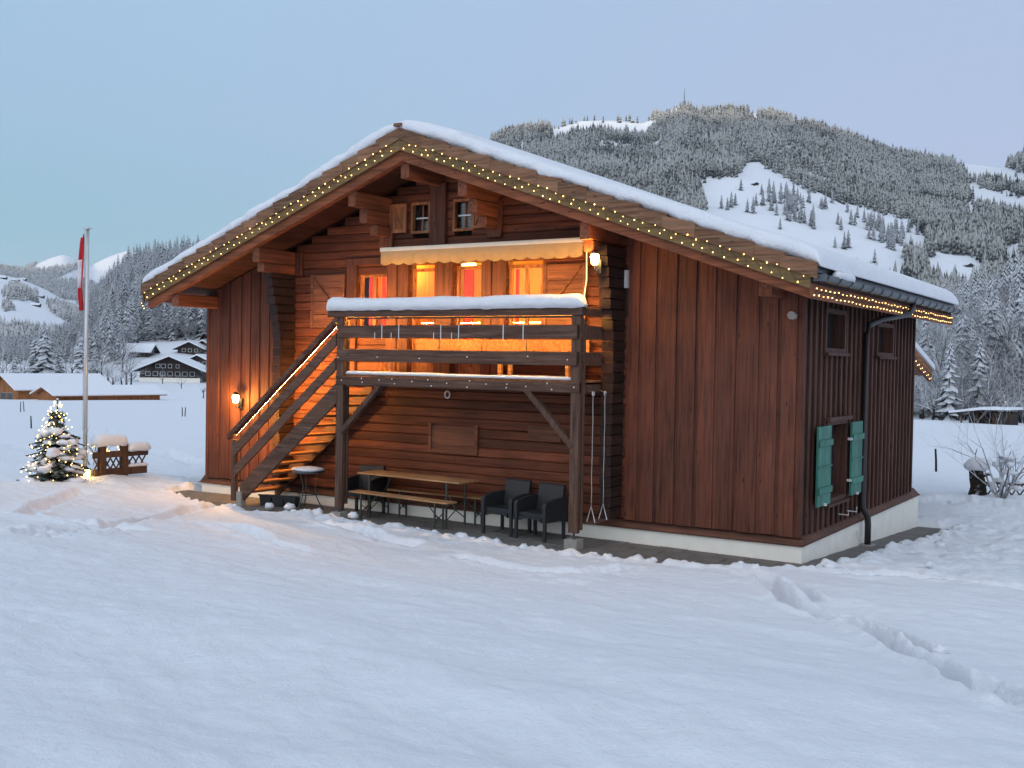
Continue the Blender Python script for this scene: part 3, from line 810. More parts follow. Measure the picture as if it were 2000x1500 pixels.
part(MB().tube([(-3.45, -.34, 4.88), (-3.45, -.38, 4.72), (-3.43, -.40, 4.2), (-3.46, -.41, 3.95), (-3.46, -.41, 3.72)], .013, 6), 'crank_rod', 'white', aw)
part(MB().blob((-3.46, -.32, 4.87), (.05, .06, .06), 3), 'end_bracket', 'white', aw, True)

# ---- balcony
YF = -1.05
for x in (-7.95, -3.22):
    P_ = MB().beam((x, YF, .26 if x > -5 else .24), (x, YF, 3.60), .16, .10, (0, 1, 0), .012).build('balcony_post', 'greyz', CH)
    part(MB().beam((x+.03, YF+.10, .30), (x+.03, YF+.10, 3.55), .11, .06, (0, 1, 0), .008), 'backing_post', 'greyz', P_)
    part(MB().tube([(x, YF, .10), (x, YF, .30)], .022, 6), 'post_foot', 'metal', P_)
    part(MB().lathe([(.125, -.10), (.13, .12), (.115, .17)], (x, YF, 0), 4).mesh('x') and MB().box(x-.11, x+.11, YF-.11, YF+.11, -.06, .165), 'footing', 'concrete', P_)
bal = MB().beam((-8.02, YF-.035, 2.49), (-3.14, YF-.035, 2.49), .06, .155, (0, 0, 1), .008).build('edge_beam', 'grey', CH)
for x in (-3.20, -8.02): part(MB().beam((x, YF+.03, 2.47), (x, -.02, 2.47), .07, .14, (0, 0, 1), .008), 'side_beam', 'grey')
for i in range(7):
    part(MB().box(-8.0, -3.16, YF+.0+.148*i, YF+.140+.148*i, 2.572, 2.60), 'floor_plank', 'tread')
for i in range(6):
    x = -7.4+.78*i; part(MB().beam((x, YF+.02, 2.50), (x, -.01, 2.50), .07, .13), 'joist', 'grey')
part(MB().beam((-8.22, YF-.01, 3.665), (-3.10, YF-.01, 3.665), .15, .125, (0, 0, 1), .012), 'handrail', 'grey')
for z in (3.345, 2.935):
    part(MB().beam((-7.95, YF-.075, z), (-3.18, YF-.075, z), .045, .215, (0, 0, 1), .01), 'rail_board', 'grey')
    part(MB().beam((-3.16, YF-.05, z), (-3.16, -.28, z), .045, .215, (0, 0, 1), .01), 'rail_board', 'grey')
part(MB().beam((-3.16, YF-.05, 3.665), (-3.16, -.28, 3.665), .13, .12, (0, 0, 1), .012), 'handrail', 'grey')
part(MB().beam((-4.10, YF, 2.43), (-3.26, YF, 1.58), .09, .12, (0, 1, 0), .01), 'knee_brace', 'greyz')
part(MB().beam((-7.05, YF, 2.43), (-7.91, YF, 1.58), .09, .12, (0, 1, 0), .01), 'knee_brace', 'greyz')
# hooks of the flower boxes on the upper rail board, and the shelf they carry
for u in (746, 779, 861, 896, 983, 1022):
    x = FX(u, 645, YF-.1); part(MB().box(x-.006, x+.006, YF-.106, YF-.098, 3.22, 3.46), 'box_hook', 'white')
for u in (732, 764, 847, 882): 
    x = FX(u, 655, YF-.1); part(MB().box(x-.005, x+.005, YF-.104, YF-.098, 3.22, 3.33), 'box_hook', 'white')
part(MB().box(-7.0, -3.5, -.13, -.09, 2.98, 3.24), 'bench_back', 'tread')
part(MB().box(-7.0, -3.5, -.45, -.131, 2.95, 2.985), 'bench_seat', 'tread')
for x in (-6.5, -5.6, -4.7, -3.75): part(MB().tube([(x, -.14, 3.25), (x+.01, -.145, 3.12), (x, -.14, 2.99)], .008, 6), 'bench_strap', 'metal')
for x in (-5.05, -4.85, -3.75, -3.57): part(MB().beam((x, -.38, 2.60), (x, -.38, 2.95), .075, .06, (0, 1, 0), .006), 'bench_leg', 'table')
for i in range(6): part(MB().beam((-7.75+.10*i, -.32, 2.60), (-7.75+.10*i, -.32, 2.86), .025, .025), 'rack_bar', 'tread')
part(MB().beam((-7.80, -.32, 2.87), (-7.2, -.32, 2.87), .05, .04), 'rack_rail', 'tread')

scr = MB().lathe([(.012, 0), (.012, .004), (.006, .006)], (0, 0, 0), 6).mesh('screw_head'); scr.materials.append(M['white'])
def screw(x, z):
    o = bpy.data.objects.new('screw_head', scr); COL.objects.link(o); o.parent = CH; o.location = (x, YF-.098 if z > 2.7 else YF-.066, z); o.rotation_euler = (pi/2, 0, 0)
for i in range(13):
    for z in ((2.455, 2.53) if i % 2 else (2.50,)): screw(-7.85+.38*i+rnd.uniform(-.06, .06), z+rnd.uniform(-.02, .02))
for i in range(6): screw(-7.8+.9*i+rnd.uniform(-.2, .2), 2.93+rnd.uniform(-.06, .06))
# ---- staircase
ST0, ST1 = Vector((-10.36, 0, .20)), Vector((-7.98, 0, 2.20))
sd_ = (ST1-ST0).normalized()
for y, m_ in ((YF, 'grey'), (-.13, 'grey')):
    part(MB().beam((ST0.x-.05, y, ST0.z+.13), (ST1.x, y, ST1.z+.19), .05, .24, (0, 1, 0), .01) if False else
         MB().prism([(-10.40, .18), (-10.30, .18), (-7.98, 2.14), (-7.98, 2.50), (-10.40, .46)], y-.025, y+.025), 'stringer', m_)
for i in range(12):
    z = .34+.187*i; x = -10.22+.187*i*1.175
    part(MB().beam((x, YF+.026, z), (x, -.156, z), .25, .04, (0, 0, 1), .008), 'tread', 'tread')
part(MB().beam((-10.55, YF-.02, .15), (-10.55, YF-.02, 1.30), .11, .10, (0, 1, 0), .01), 'newel_post', 'greyz')
part(MB().box(-10.45, -10.33, YF-.07, YF+.06, -.05, .33), 'newel_footing', 'concrete')
def rail(xa, za, xb, zb, h, th=.045, y=YF-.05, nm='stair_rail'):
    part(MB().prism([(xa, za), (xb, zb), (xb, zb+h), (xa, za+h)], y-th/2, y+th/2), nm, 'grey')
rail(-10.70, 1.30, -7.98, 3.55, .10, .11, YF-.02, 'stair_handrail')
rail(-10.52, 1.00, -8.03, 3.10, .21); rail(-10.52, .60, -8.03, 2.68, .20)

# ================================================================== SNOW LYING ON THE CHALET
def roof_snow():
    xs = np.concatenate([[XL-.10, XL-.085, XL-.05, XL], np.linspace(XL+.1, RX-.25, 70), np.linspace(RX-.2, RX+.2, 7), np.linspace(RX+.25, XR-.06, 78), [XR+.03, XR+.09, XR+.13, XR+.145]])
    nx = len(xs); V = []
    for j, x in enumerate(xs):
        xi = min(max(x, XL-.1), XR+.15)
        base = Lz(xi)+.335
        top = RZ+.335-((sqrt((x-RX)**2+.12))-.20)*(SLL if x < RX else SLR)
        th = .24+.06*float(vnoise(x*.5, 3.3, 61))+.05*float(vnoise(x*1.7, 1.3, 62))
        e = {0: .02, 1: .45, 2: .78, 3: .95}.get(j, {nx-1: .10, nx-2: .5, nx-3: .8, nx-4: .95}.get(j, 1.0))
        n1 = .14*float(vnoise(x*1.1, 7.7, 63))+.09*float(vnoise(x*3.1, 7.7, 64))+.05*float(vnoise(x*8, 2.2, 65))
        n0 = .10*float(vnoise(x*6, 9.2, 66))
        y0 = -1.13+n1
        pr = [(y0+.10, base+.004-base), (y0+.0+n0, .012), (y0-.045, .09*e), (y0-.04, .165*e*th/.245), (y0+.03, .225*e*th/.245), (y0+.16, th*e), (y0+.6, (th+.01)*e),
              (2.0, (th+.01)*e), (5.0, (th+.01)*e), (8.5, th*e), (8.84, .2*e), (8.92, .1*e), (8.85, .0)]
        for k, (y, h) in enumerate(pr):
            rp = max(top, base-.3) if abs(x-RX) < 1.2 else base
            f = min(1, h/.2)
            V.append((x, y+(.0), base*(1-f)+rp*f+h))
    m = 13; F = []
    for j in range(nx-1):
        for k in range(m-1): F.append((j*m+k, j*m+k+1, (j+1)*m+k+1, (j+1)*m+k))
    mb = MB(); mb.add(V, [f[::-1] for f in F]+[tuple(range(m)), tuple((nx-1)*m+k for k in range(m-1, -1, -1))])
    o = mb.build('roof_snow', 'snow', None, True)
    tag(o, 'thick rounded snow blanket lying on the chalet roof', 'snow')
roof_snow()
def snow_strip(name, pts, w, h, label, seed=0, droop=.03, n=10, lab=True):
    """rounded strip of snow along a polyline resting on its lower face"""
    pts = [Vector(p) for p in pts]; L = [0]
    for a, b in zip(pts[:-1], pts[1:]): L.append(L[-1]+(b-a).length)
    N_ = max(8, int(L[-1]/.06)); V = []; F = []
    for i in range(N_+1):
        s = L[-1]*i/N_; k = max(j for j in range(len(L)-1) if L[j] <= s+1e-9)
        t = (s-L[k])/(L[k+1]-L[k]); p = pts[k].lerp(pts[k+1], t); d = (pts[k+1]-pts[k]).normalized()
        sd = d.cross(Vector((0, 0, 1))).normalized()
        e = min(1, (min(s, L[-1]-s)+.004)/.12); e = sqrt(max(0, 1-(1-e)**2))
        hh = h*e*(1+.25*float(vnoise(s*1.3, seed, 71))+.15*float(vnoise(s*4, seed, 72))); ww = w*(.35+.65*e)*(1+.2*float(vnoise(s*2.1, seed+5, 73)))
        for q in range(n):
            a = 2*pi*q/n; x = cos(a); z = sin(a)
            zz = hh*(.5+.5*z) if z > -.3 else -droop*e*(abs(x))*(1+.8*float(vnoise(s*7, q, 74)))
            V.append(tuple(p+sd*(x*ww/2)+Vector((0, 0, zz+.003))))
    for i in range(N_):
        for q in range(n): F.append((i*n+q, i*n+(q+1) % n, (i+1)*n+(q+1) % n, (i+1)*n+q))
    F += [tuple(range(n-1, -1, -1)), tuple(N_*n+q for q in range(n))]
    o = MB().add(V, F).build(name, 'snow', None, True)
    if lab: tag(o, label, 'snow')
    return o
snow_strip('rail_snow', [(-8.26, YF-.01, 3.73), (-3.08, YF-.01, 3.73)], .25, .21, 'long pillow of snow on the balcony handrail', 1)
snow_strip('floor_snow', [(-7.88, YF+.06, 2.603), (-3.3, YF+.06, 2.603)], .17, .055, 'thin ridge of snow along the balcony floor edge', 2, .005)
#snow_strip('stair_snow', [(-10.5, YF-.045, 1.213), (-8.05, YF-.045, 3.313)], .04, .02, 'narrow line of snow on the upper stair rail board', 3, .002)
snow_strip('gutter_snow', [(XR+.16, -.55, 4.12), (XR+.16, .35, 4.12)], .13, .10, 'small lump of snow caught in the gutter', 4, .02)

# ================================================================== LIGHTS
bulb_me = MB().blob((0, 0, 0), (.018, .018, .022), 1, 0, 6, 4).mesh('bulb', True); bulb_me.materials.append(M['bulb'])
def string(name, pts, label, lab=None, wire=True, group=None, scale=.48):
    t = thing(name, label, 'string lights', tuple(pts[0]), 0, group)
    o0 = Vector(pts[0])
    if wire: MB().tube([Vector(p)-o0 for p in pts], .004, 4).build('wire', 'wire', t)
    for p in pts:
        o = bpy.data.objects.new('bulb', bulb_me); COL.objects.link(o); o.parent = t; o.location = Vector(p)-o0
        o.scale = (scale*rnd.uniform(.8, 1.2),)*3
    return t
def verge_pts(xa, xb, n, y=-1.225):
    P = []
    for i in range(n):
        x = xa+(xb-xa)*(i+.5)/n+rnd.uniform(-.03, .03)
        P.append((x, y+rnd.uniform(-.005, .005), Lz(x)+(.155 if i % 2 else .045)+rnd.uniform(-.025, .025)))
    return P
string('string_lights', verge_pts(RX-.1, XL+.05, 74), 'fairy lights zigzagging along the gable verge above the stairs', group=None)
string('string_lights', verge_pts(RX+.1, XR-.05, 82), 'fairy lights zigzagging along the gable verge above the awning lantern', group=None)
P = []
for i in range(92):
    P.append((XR+.045, YG+.05+9.75*i/91, (3.94 if i % 2 else 3.845)+rnd.uniform(-.012, .012)))
string('string_lights', P, 'double row of fairy lights on the fascia under the gutter', group=None)
string('string_lights', [(XL-.05, YG-.04+.03*i, ZL-.02-.05*i) for i in range(3)], 'three fairy lights dangling from the eave tip towards the flagpole', group=None)

def wall_lantern(loc, label, watts, face=(0, -1)):
    t = thing('wall_lantern', label, 'lamp', loc)
    MB().box(-.05, .05, .08, .11, -.20, .0).build('back_plate', 'pipe', t)
    MB().tube([(0, .09, -.15), (0, .0, -.20), (0, -.03, -.15), (0, -.03, -.09)], .012, 6).build('arm', 'pipe', t)
    MB().lathe([(.03, -.09), (.055, -.07), (.07, .03), (.055, .075)], (0, -.03, 0), 10).build('glass', 'lampglass', t, True)
    MB().lathe([(.085, .075), (.05, .11), (.015, .14)], (0, -.03, 0), 10).build('cap', 'pipe', t, True)
    lamp('bulb_light', (0, -.13, -.0), watts, (1.0, .47, .085), .06, t)
    return t
p = on(1166, 505, 1, -.84); wall_lantern((-3.04, -.84, 4.47), 'glowing lantern on the log ends beside the awning', 55)
wall_lantern((-11.5, -.13, 2.03), 'glowing lantern on the vertical boards beside the stairs', 95)

def led_strip(p0, p1, label, parts):
    p0 = Vector(p0); p1 = Vector(p1)
    t = thing('light_strip', label, 'light strip', tuple(p0))
    ov = Vector((0, .0125, 0))
    MB().beam((0, 0, 0), p1-p0, .014, .030, (0, 0, 1), .002).build('channel', 'pipe', t)
    MB().beam(ov, p1-p0+ov, .006, .020, (0, 0, 1), .001).build('diffuser', parts, t)
    return t
M['led'] = emit('led_glow', (1.0, .50, .10), LEDS); M['led2'] = emit('stair_led_glow', (1.0, .47, .085), LEDS*2.0)
led_strip((-7.85, YF+.035, 3.583), (-3.30, YF+.035, 3.583), 'warm light strip under the balcony handrail', 'led')
led_strip((-10.55, YF+.005, 1.402), (-8.06, YF+.005, 3.462), 'warm light strip under the sloping stair handrail', 'led2')

# ================================================================== UNDER THE BALCONY
PZ = lambda x, y: float(pave_z(x, y))
def beer_set(name, L, wd, h, loc, rz, label, cat):
    t = thing(name, label, cat, loc, rz)
    nb = 2 if wd > .35 else 1
    for i in range(nb):
        a = -wd/2+wd*i/nb; b = -wd/2+wd*(i+1)/nb
        MB().beam((-L/2, (a+b)/2, h-.014), (L/2, (a+b)/2, h-.014), b-a-.003, .028, (0, 0, 1), .005).build('board', 'table', t)
    for sx in (-1, 1):
        x = sx*(L/2-.28)
        for y in (-wd/2+.03, wd/2-.03):
            MB().beam((x, y, 0), (x, y, h-.03), .03, .03, (1, 0, 0), .004).build('leg', 'steel', t)
        MB().tube([(x, -wd/2+.03, .12), (x, wd/2-.03, h*.55)], .010, 6).build('cross_brace', 'steel', t)
        MB().tube([(x, wd/2-.03, .12), (x, -wd/2+.03, h*.55)], .010, 6).build('cross_brace', 'steel', t)
        MB().tube([(x, 0, h*.35), (x-sx*.32, 0, h-.03)], .010, 6).build('strut', 'steel', t)
        MB().beam((x, -wd/2+.03, h-.045), (x, wd/2-.03, h-.045), .03, .03).build('crossbar', 'steel', t)
    return t
beer_set('beer_table', 2.34, .56, .79, (-6.67, -.50, .055), -.07, 'long folding beer table under the balcony', 'table')
beer_set('beer_bench', 2.30, .27, .48, (-6.67, -.93, .055), -.10, 'folding beer bench in front of the long table', 'bench')
beer_set('beer_bench', 2.20, .26, .48, (-6.40, -.17, .055), .0, 'folding beer bench behind the long table against the wall', 'bench')
def armchair(loc, rz, label):
    t = thing('wicker_armchair', label, 'chair', loc, rz, None)
    MB().prism([(-.27, .36), (.27, .36), (.27, .43), (-.27, .43)], -.24, .26).build('seat', 'rattan', t)
    ap = [(-.22, .30), (-.15, .335), (0, .345), (.15, .335), (.22, .30), (.22, .36), (-.22, .36)]
    MB().prism(ap, -.29, -.241).build('apron', 'rattan', t)
    bk = MB(); n = 8
    prof = [(.20, .36), (.26, .36), (.34, .84), (.31, .87), (.275, .84)]
    bk.prism(prof, -.25, .25, 0); bk.build('backrest', 'rattan', t)
    for s in (-1, 1):
        ar = MB(); ar.prism([(-.30, .30), (.27, .30), (.30, .67), (-.05, .655), (-.27, .61), (-.30, .57)], s*.255, s*.32, 0) if s > 0 else ar.prism([(-.30, .30), (.27, .30), (.30, .67), (-.05, .655), (-.27, .61), (-.30, .57)], -.32, -.255, 0)
        ar.build('armrest', 'rattan', t)
        for y in (-.265, .235): MB().beam((s*.288, y, 0), (s*.288, y, .30), .05, .05, (0, 1, 0), .006).build('leg', 'rattan', t)
    return t
armchair((-4.77, -.52, .04), -.10, 'black wicker armchair next to the end of the table')
armchair((-4.07, -.62, .035), -.12, 'black wicker armchair next to the balcony post')
armchair((-7.95, -.40, .058), .15, 'black wicker armchair half hidden behind the stair side post')
# bistro table with snow
p = (-9.0, -.72, .06)
t = thing('bistro_table', 'round metal bistro table with scrolled legs below the stairs', 'table', p)
MB().lathe([(.28, .70), (.30, .71), (.30, .735), (.28, .74)], (0, 0, 0), 20).build('table_top', 'metal', t, False)
for k in range(3):
    a = 2*pi*k/3+.5; pts = []
    for i in range(12):
        s = i/11; r = .30-.16*sin(pi*s)+(.0 if s < .5 else -.08*(s-.5)*2); pts.append((r*cos(a), r*sin(a), .01+.69*s))
    MB().tube(pts, .011, 6).build('leg', 'steel', t, True)
rg_ = [(.19*cos(2*pi*i/20), .19*sin(2*pi*i/20), .30) for i in range(21)]; MB().tube(rg_, .008, 5).build('ring', 'steel', t, True)
tag(MB().blob((0, 0, 0), (.30, .29, .05), 4, .12, 16, 6).build('table_snow', 'snow', None, True), 'flat cap of snow on the round bistro table', 'snow').location = (p[0], p[1], .06+.765)
for i, (x, y) in enumerate(((-10.02, -.72), (-9.76, -.66), (-9.52, -.60))):
    t = thing('planter_box', 'small dark planter box on the paving below the stairs', 'planter', (x, y, .06), .25, 'planter boxes below the stairs')
    b = MB(); b.add([(-.10, -.09, 0), (.10, -.09, 0), (.10, .09, 0), (-.10, .09, 0), (-.125, -.11, .2), (.125, -.11, .2), (.125, .11, .2), (-.125, .11, .2)],
        [(0, 3, 2, 1), (0, 1, 5, 4), (1, 2, 6, 5), (2, 3, 7, 6), (3, 0, 4, 7)]); b.build('tub', 'rattan', t)
    MB().box(-.118, .118, -.104, .104, .16, .175).build('soil', 'dark', t)
    MB().prism([(-.14, .2), (.14, .2), (.14, .225), (-.14, .225)], -.125, -.105).build('rim', 'rattan', t)
# swing
t = thing('swing', 'rope swing with metal stirrups hanging from the balcony side beam', 'swing', (-3.05, -.62, .40))
MB().beam((0, -.26, 0), (0, .26, 0), .17, .028, (0, 0, 1), .006).build('seat', 'grey', t)
for y in (-.20, .20):
    pts = [(.003*sin(i*1.3), y+.004*sin(i*.9), .26+1.72*i/14) for i in range(15)]
    MB().tube(pts, .007, 6).build('rope', 'rope', t, True)
    MB().tube([(-.075, y, .0), (0, y, .26), (.075, y, .0)], .008, 6).build('stirrup', 'white', t)
    rg_ = [(0, y+.03*cos(2*pi*i/12), 2.0+.03*sin(2*pi*i/12)) for i in range(13)]; MB().tube(rg_, .009, 5).build('ring', 'white', t)
    MB().tube([(0, y, 2.02), (-.13, y, 2.05)], .012, 6).build('hook', 'metal', t)

# lumps of snow on the edge of the paving
mb = MB(); rg2 = random.Random(5)
for i in range(80):
    if i < 66:
        x = rg2.uniform(-12.8, -.1); y = float(edge_front(x))+rg2.gauss(-.08, .10)
    else:
        y = rg2.uniform(-.8, 7); x = float(edge_right(y))+rg2.uniform(0, .5)
    r = rg2.choice([.02, .025, .03, .04, .05, .075]); zz = float(G(np.array([x]), np.array([y]))[0])
    mb.lump((x, y, zz-r*.1), (r*rg2.uniform(.9, 1.8), r*rg2.uniform(.8, 1.3), r*.8), i)
for u, v, r in ((1620, 1108, .07), (1815, 1103, .05), (1835, 1272, .06), (1475, 1112, .08), (690, 1008, .08), (565, 992, .09), (525, 990, .08), (620, 1003, .10)):
    q = hit(u, v); mb.lump((q[0], q[1], q[2]+r*.1), (r*1.2, r, r*.8), int(u), 11, 8)
tag(mb.build('snow_clumps', 'snow', None, True), 'broken clumps of snow along the cleared paving edge', 'snow', None, 'stuff')

# ================================================================== LITTLE TREE, FLAGPOLE, GARDEN FENCE
q = hit(110, 938); TX, TY, TZ = q[0], q[1], q[2]-.05
XT = thing('christmas_tree', 'small snow laden spruce wound with fairy lights beside the flagpole', 'tree', (TX, TY, TZ))
MB().tube([(0, 0, 0), (.01, 0, .9), (.02, 0, 1.55), (.02, 0, 1.78)], [.05, .035, .015, .006], 7).build('trunk', 'bark', XT)
needles = MB(); rg = random.Random(11); tips = []
H = 1.72
for wv in range(13):
    z = .10+1.32*(wv/12)**1.0; rad = .66*(1-(z/H))**.55*(.85+.3*rg.random())*(1 if z < 1.08 else .55); nb = 11 if wv < 9 else 7
    if wv > 10: rad = max(rad, .16)
    for k in range(nb):
        a = 2*pi*(k+rg.random()*.6)/nb+wv*.4; Lb = rad*rg.uniform(.8, 1.15); dr = rg.uniform(-.10, .08) if z < 1.2 else rg.uniform(.05, .25)
        d = Vector((cos(a), sin(a), dr)); side = Vector((-sin(a), cos(a), 0))
        n = max(6, int(Lb*34))
        for i in range(n):
            s = (i+.5)/n; p0 = d*Lb*s+Vector((0, 0, z-.10*s*s)); ln = .14*(1-.6*s)+.03
            for sgn in (-1, 1):
                e = p0+(side*sgn*.9+d*.55+Vector((0, 0, rg.uniform(-.3, .3)))).normalized()*ln*rg.uniform(.6, 1.1)
                w2 = Vector((0, 0, .016)); o = len(needles.v)
                needles.v += [tuple(p0-w2), tuple(p0+w2), tuple(e), tuple(p0+d*.03)]; needles.f += [(o, o+1, o+2), (o+3, o+1, o+2), (o, o+3, o+2)]
        tips.append((d*Lb*.9+Vector((0, 0, z-.1)), z, a, Lb))
needles.build('crown', 'needle', XT)
pil = MB()
for i, (tp, z, a, Lb) in enumerate(tips):
    if rg.random() < .34 and z < 1.25:
        s = rg.uniform(.55, .95); q2 = Vector((cos(a)*Lb*s, sin(a)*Lb*s, z-.08*s+.02)); r = Lb*rg.uniform(.20, .36)
        r = max(.04, min(r, .15)); pil.blob(q2+Vector((0, 0, .02)), (r*1.15, r, r*.5), i, .3, 9, 6)
for (x, y, z, r) in ((-.30, -.12, .95, .20), (-.12, -.18, 1.02, .17), (.12, -.1, 1.06, .16), (.02, -.2, .42, .18), (-.2, -.42, .35, .15), (.3, -.3, .66, .17), (.02, 0, 1.72, .028), (.03, -.01, 1.60, .035)):
    pil.blob((x, y, z), (r, r*.9, r*.55), int(x*100), .3, 10, 7)
tag(pil.build('tree_snow', 'snow', None, True), 'pillows of snow weighing down the little lit spruce', 'snow').location = (TX, TY, TZ)
BP = []
for i in range(150):
    z = .06+1.62*(i/150); r = .70*(1-z/H)**.8*rg.uniform(.75, 1.05)+.02
    a = i*2.399+rg.uniform(-.2, .2)
    if rg.random() < .6: a = -1.2+rg.uniform(-1.5, 1.5)
    BP.append((TX+r*cos(a), TY+r*sin(a), TZ+z))
ts = string('string_lights', BP, 'fairy lights scattered through the little snowy spruce', None, False, None, .55)
lamp('fairy_glow', (.25-BP[0][0]+TX, -.45-BP[0][1]+TY, .5-BP[0][2]+TZ), 1.6, (1, .55, .18), .25, ts)
lamp('fairy_glow', (.0-BP[0][0]+TX, -.25-BP[0][1]+TY, 1.30-BP[0][2]+TZ), .5, (1, .6, .2), .15, ts)
q = hit(168, 934)
t = thing('garden_lantern', 'small glowing lantern standing in the snow beside the spruce', 'lantern', (q[0], q[1], q[2]-.03))
MB().box(-.07, .07, -.07, .07, 0, .03).build('base', 'pipe', t); MB().box(-.05, .05, -.05, .05, .031, .20).build('glass', 'lampglass', t)
for sx in (-1, 1):
    for sy in (-1, 1): MB().box(sx*.062-.008, sx*.062+.008, sy*.062-.008, sy*.062+.008, .03, .21).build('corner_bar', 'pipe', t)
MB().lathe([(.10, .21), (.02, .28)], (0, 0, 0), 4).build('roof', 'pipe', t)
lamp('lantern_light', (.0, -.16, .20), 12, (1, .5, .13), .06, t)
# flagpole
q = hit(166, 925)
FPZ = on(168, 448, 1, q[1])[2]-q[2]
t = thing('flagpole', 'tall grey metal flagpole standing behind the little spruce', 'flagpole', (q[0], q[1], q[2]-.1))
MB().tube([(0, 0, 0), (0, 0, FPZ*.5), (.02, 0, FPZ+.1)], [.045, .042, .034], 12).build('pole', 'pole', t, True)
MB().lathe([(.04, 0), (.085, .0), (.085, .03), (.03, .05)], (.02, 0, FPZ+.1), 12).build('cap', 'pole', t)
MB().tube([(-.06, -.02, 1.0), (-.06, -.02, FPZ+.08)], .005, 4).build('halyard', 'rope', t)
tf = thing('flag', 'limp red flag with a white cross hanging from the flagpole', 'flag', (q[0]-.05, q[1]-.02, q[2]+FPZ-.1))
def flag(z0, z1, x0f, mat, nm, cross):
    n, m = 26, 20; V = []; F = []; fm = []
    for i in range(n+1):
        t_ = i/n; z = -1.62*t_
        wd = .19*(.45+.55*sin(min(1, t_*1.3)*pi/2))*(1-.35*max(0, t_-.8)/.2)
        for j in range(m+1):
            s = j/m; x = -wd*s+.02*sin(t_*5+s*4); y = -.05*sin(s*9.5+t_*1.2)*(.5+.5*t_)-.02
            V.append((x, y, z-.10*s*(1-t_)))
    return V, n, m
V, n, m = flag(0, 0, 0, 0, 0, 0)
Fr, Fw = [], []
for i in range(n):
    for j in range(m):
        f_ = (i*(m+1)+j, i*(m+1)+j+1, (i+1)*(m+1)+j+1, (i+1)*(m+1)+j); a, b = (i+.5)/n, (j+.5)/m
        w_ = (.42 < a < .60 and .25 < b < .98) or (.32 < a < .70 and .5 < b < .78)
        (Fw if w_ else Fr).append(f_)
fo = MB().add(V, Fr).build('cloth', 'red', tf, True); so_ = fo.modifiers.new('thickness', 'SOLIDIFY'); so_.thickness = .004
fo = MB().add(V, Fw).build('cross', 'flagwhite', fo, True); so_ = fo.modifiers.new('thickness', 'SOLIDIFY'); so_.thickness = .005
# garden fence with diamond lattice
a = hit(178, 930); b = hit(289, 922); A = Vector((a[0], a[1], a[2]-.04)); B = Vector((b[0], b[1], a[2]-.04)); d = (B-A); Lf = d.length; d.normalize()
t = thing('garden_fence', 'short wooden garden fence with crossed lattice and snow on its rails', 'fence', tuple(A), atan2(d.y, d.x))
def zlo(s): return 0
for s in (.18*Lf, .56*Lf): MB().beam((s, 0, -.05), (s, 0, .68), .15, .13, (0, 1, 0), .012).build('post', 'fencew', t)
for s0, s1 in ((0, .18), (.18, .56), (.56, .98)):
    x0, x1 = s0*Lf+.06, s1*Lf-.05
    MB().beam((x0, 0, .47), (x1+.04, 0, .47), .11, .13, (0, 0, 1), .01).build('top_rail', 'fencew', t)
    MB().beam((x0, 0, .09), (x1+.02, 0, .09), .09, .16, (0, 0, 1), .01).build('bottom_rail', 'fencew', t)
    n = max(1, int(round((x1-x0)/.17)))
    for i in range(n):
        c0 = x0+(x1-x0)*i/n; c1 = x0+(x1-x0)*(i+1)/n
        MB().beam((c0, -.015, .17), (c1, -.015, .41), .022, .035, (0, 1, 0), .004).build('lattice_slat', 'fencew', t)
        MB().beam((c1, .012, .17), (c0, .012, .41), .022, .035, (0, 1, 0), .004).build('lattice_slat', 'fencew', t)
def F2(s, z): p = A+d*s; return (p.x, p.y, A.z+z)
snow_strip('fence_snow', [F2(.60*Lf, .535), F2(1.02*Lf, .535)], .24, .17, 'cap of snow on the free end of the fence rail', 5, .04)
snow_strip('fence_snow', [F2(.02*Lf, .69), F2(.32*Lf, .70), F2(.60*Lf, .685)], .28, .20, 'heap of snow across the two fence posts', 6, .06)
snow_strip('fence_snow', [F2(.62*Lf, .175), F2(1.0*Lf, .175)], .12, .07, 'low ridge of snow on the bottom fence rail', 7, .01)
BP2 = [(F2(.02*Lf+.6*Lf*rg.random(), .5+.22*rg.random())) for i in range(22)]
BP2 = [(x+.1*rg.uniform(-1, 1), y-.12, z) for x, y, z in BP2]
string('string_lights', BP2, 'few fairy lights strung along the snowy garden fence', None, False, None)

# ---- bare shrubs: branching stems
def branches(mb, p, d, L, r, depth, rg, spread=.6, up=.15, nseg=3, kids=(2, 3), tw=3):
    pts = [p]; rr = [r]; dd = d.normalized()
    for i in range(nseg):
        dd = (dd+Vector((rg.gauss(0, .14), rg.gauss(0, .14), rg.gauss(0, .10)+up*.15))).normalized()
        pts.append(pts[-1]+dd*L/nseg); rr.append(r*(1-.5*(i+1)/nseg))
    mb.tube(pts, rr, tw if r < .05 else 5, False)
    if depth == 0: return
    for k in range(rg.randint(*kids)):
        i = rg.randint(1, nseg); q = pts[i]; a = rg.uniform(0, 2*pi)
        s = dd.cross(Vector((cos(a), sin(a), .3))).normalized()
        nd = (dd+s*spread*rg.uniform(.6, 1.5)+Vector((0, 0, up))).normalized()
        branches(mb, q, nd, L*rg.uniform(.55, .8), rr[i]*.62, depth-1, rg, spread, up, max(2, nseg-1), kids, tw)
def shrub(name, loc, label, H, n, seed, depth=3, r=.012, spread=.5, mat='bark', cat='shrub', group=None):
    t = thing(name, label, cat, loc, 0, group); rg = random.Random(seed)
    for i in range(n):
        mb = MB(); a = 2*pi*i/n+rg.random()
        branches(mb, Vector((.06*cos(a), .06*sin(a), -.05)), Vector((.35*cos(a), .35*sin(a), 1)), H*rg.uniform(.45, .62), r, depth, rg, spread)
        mb.build('stem', mat, t)
    return t
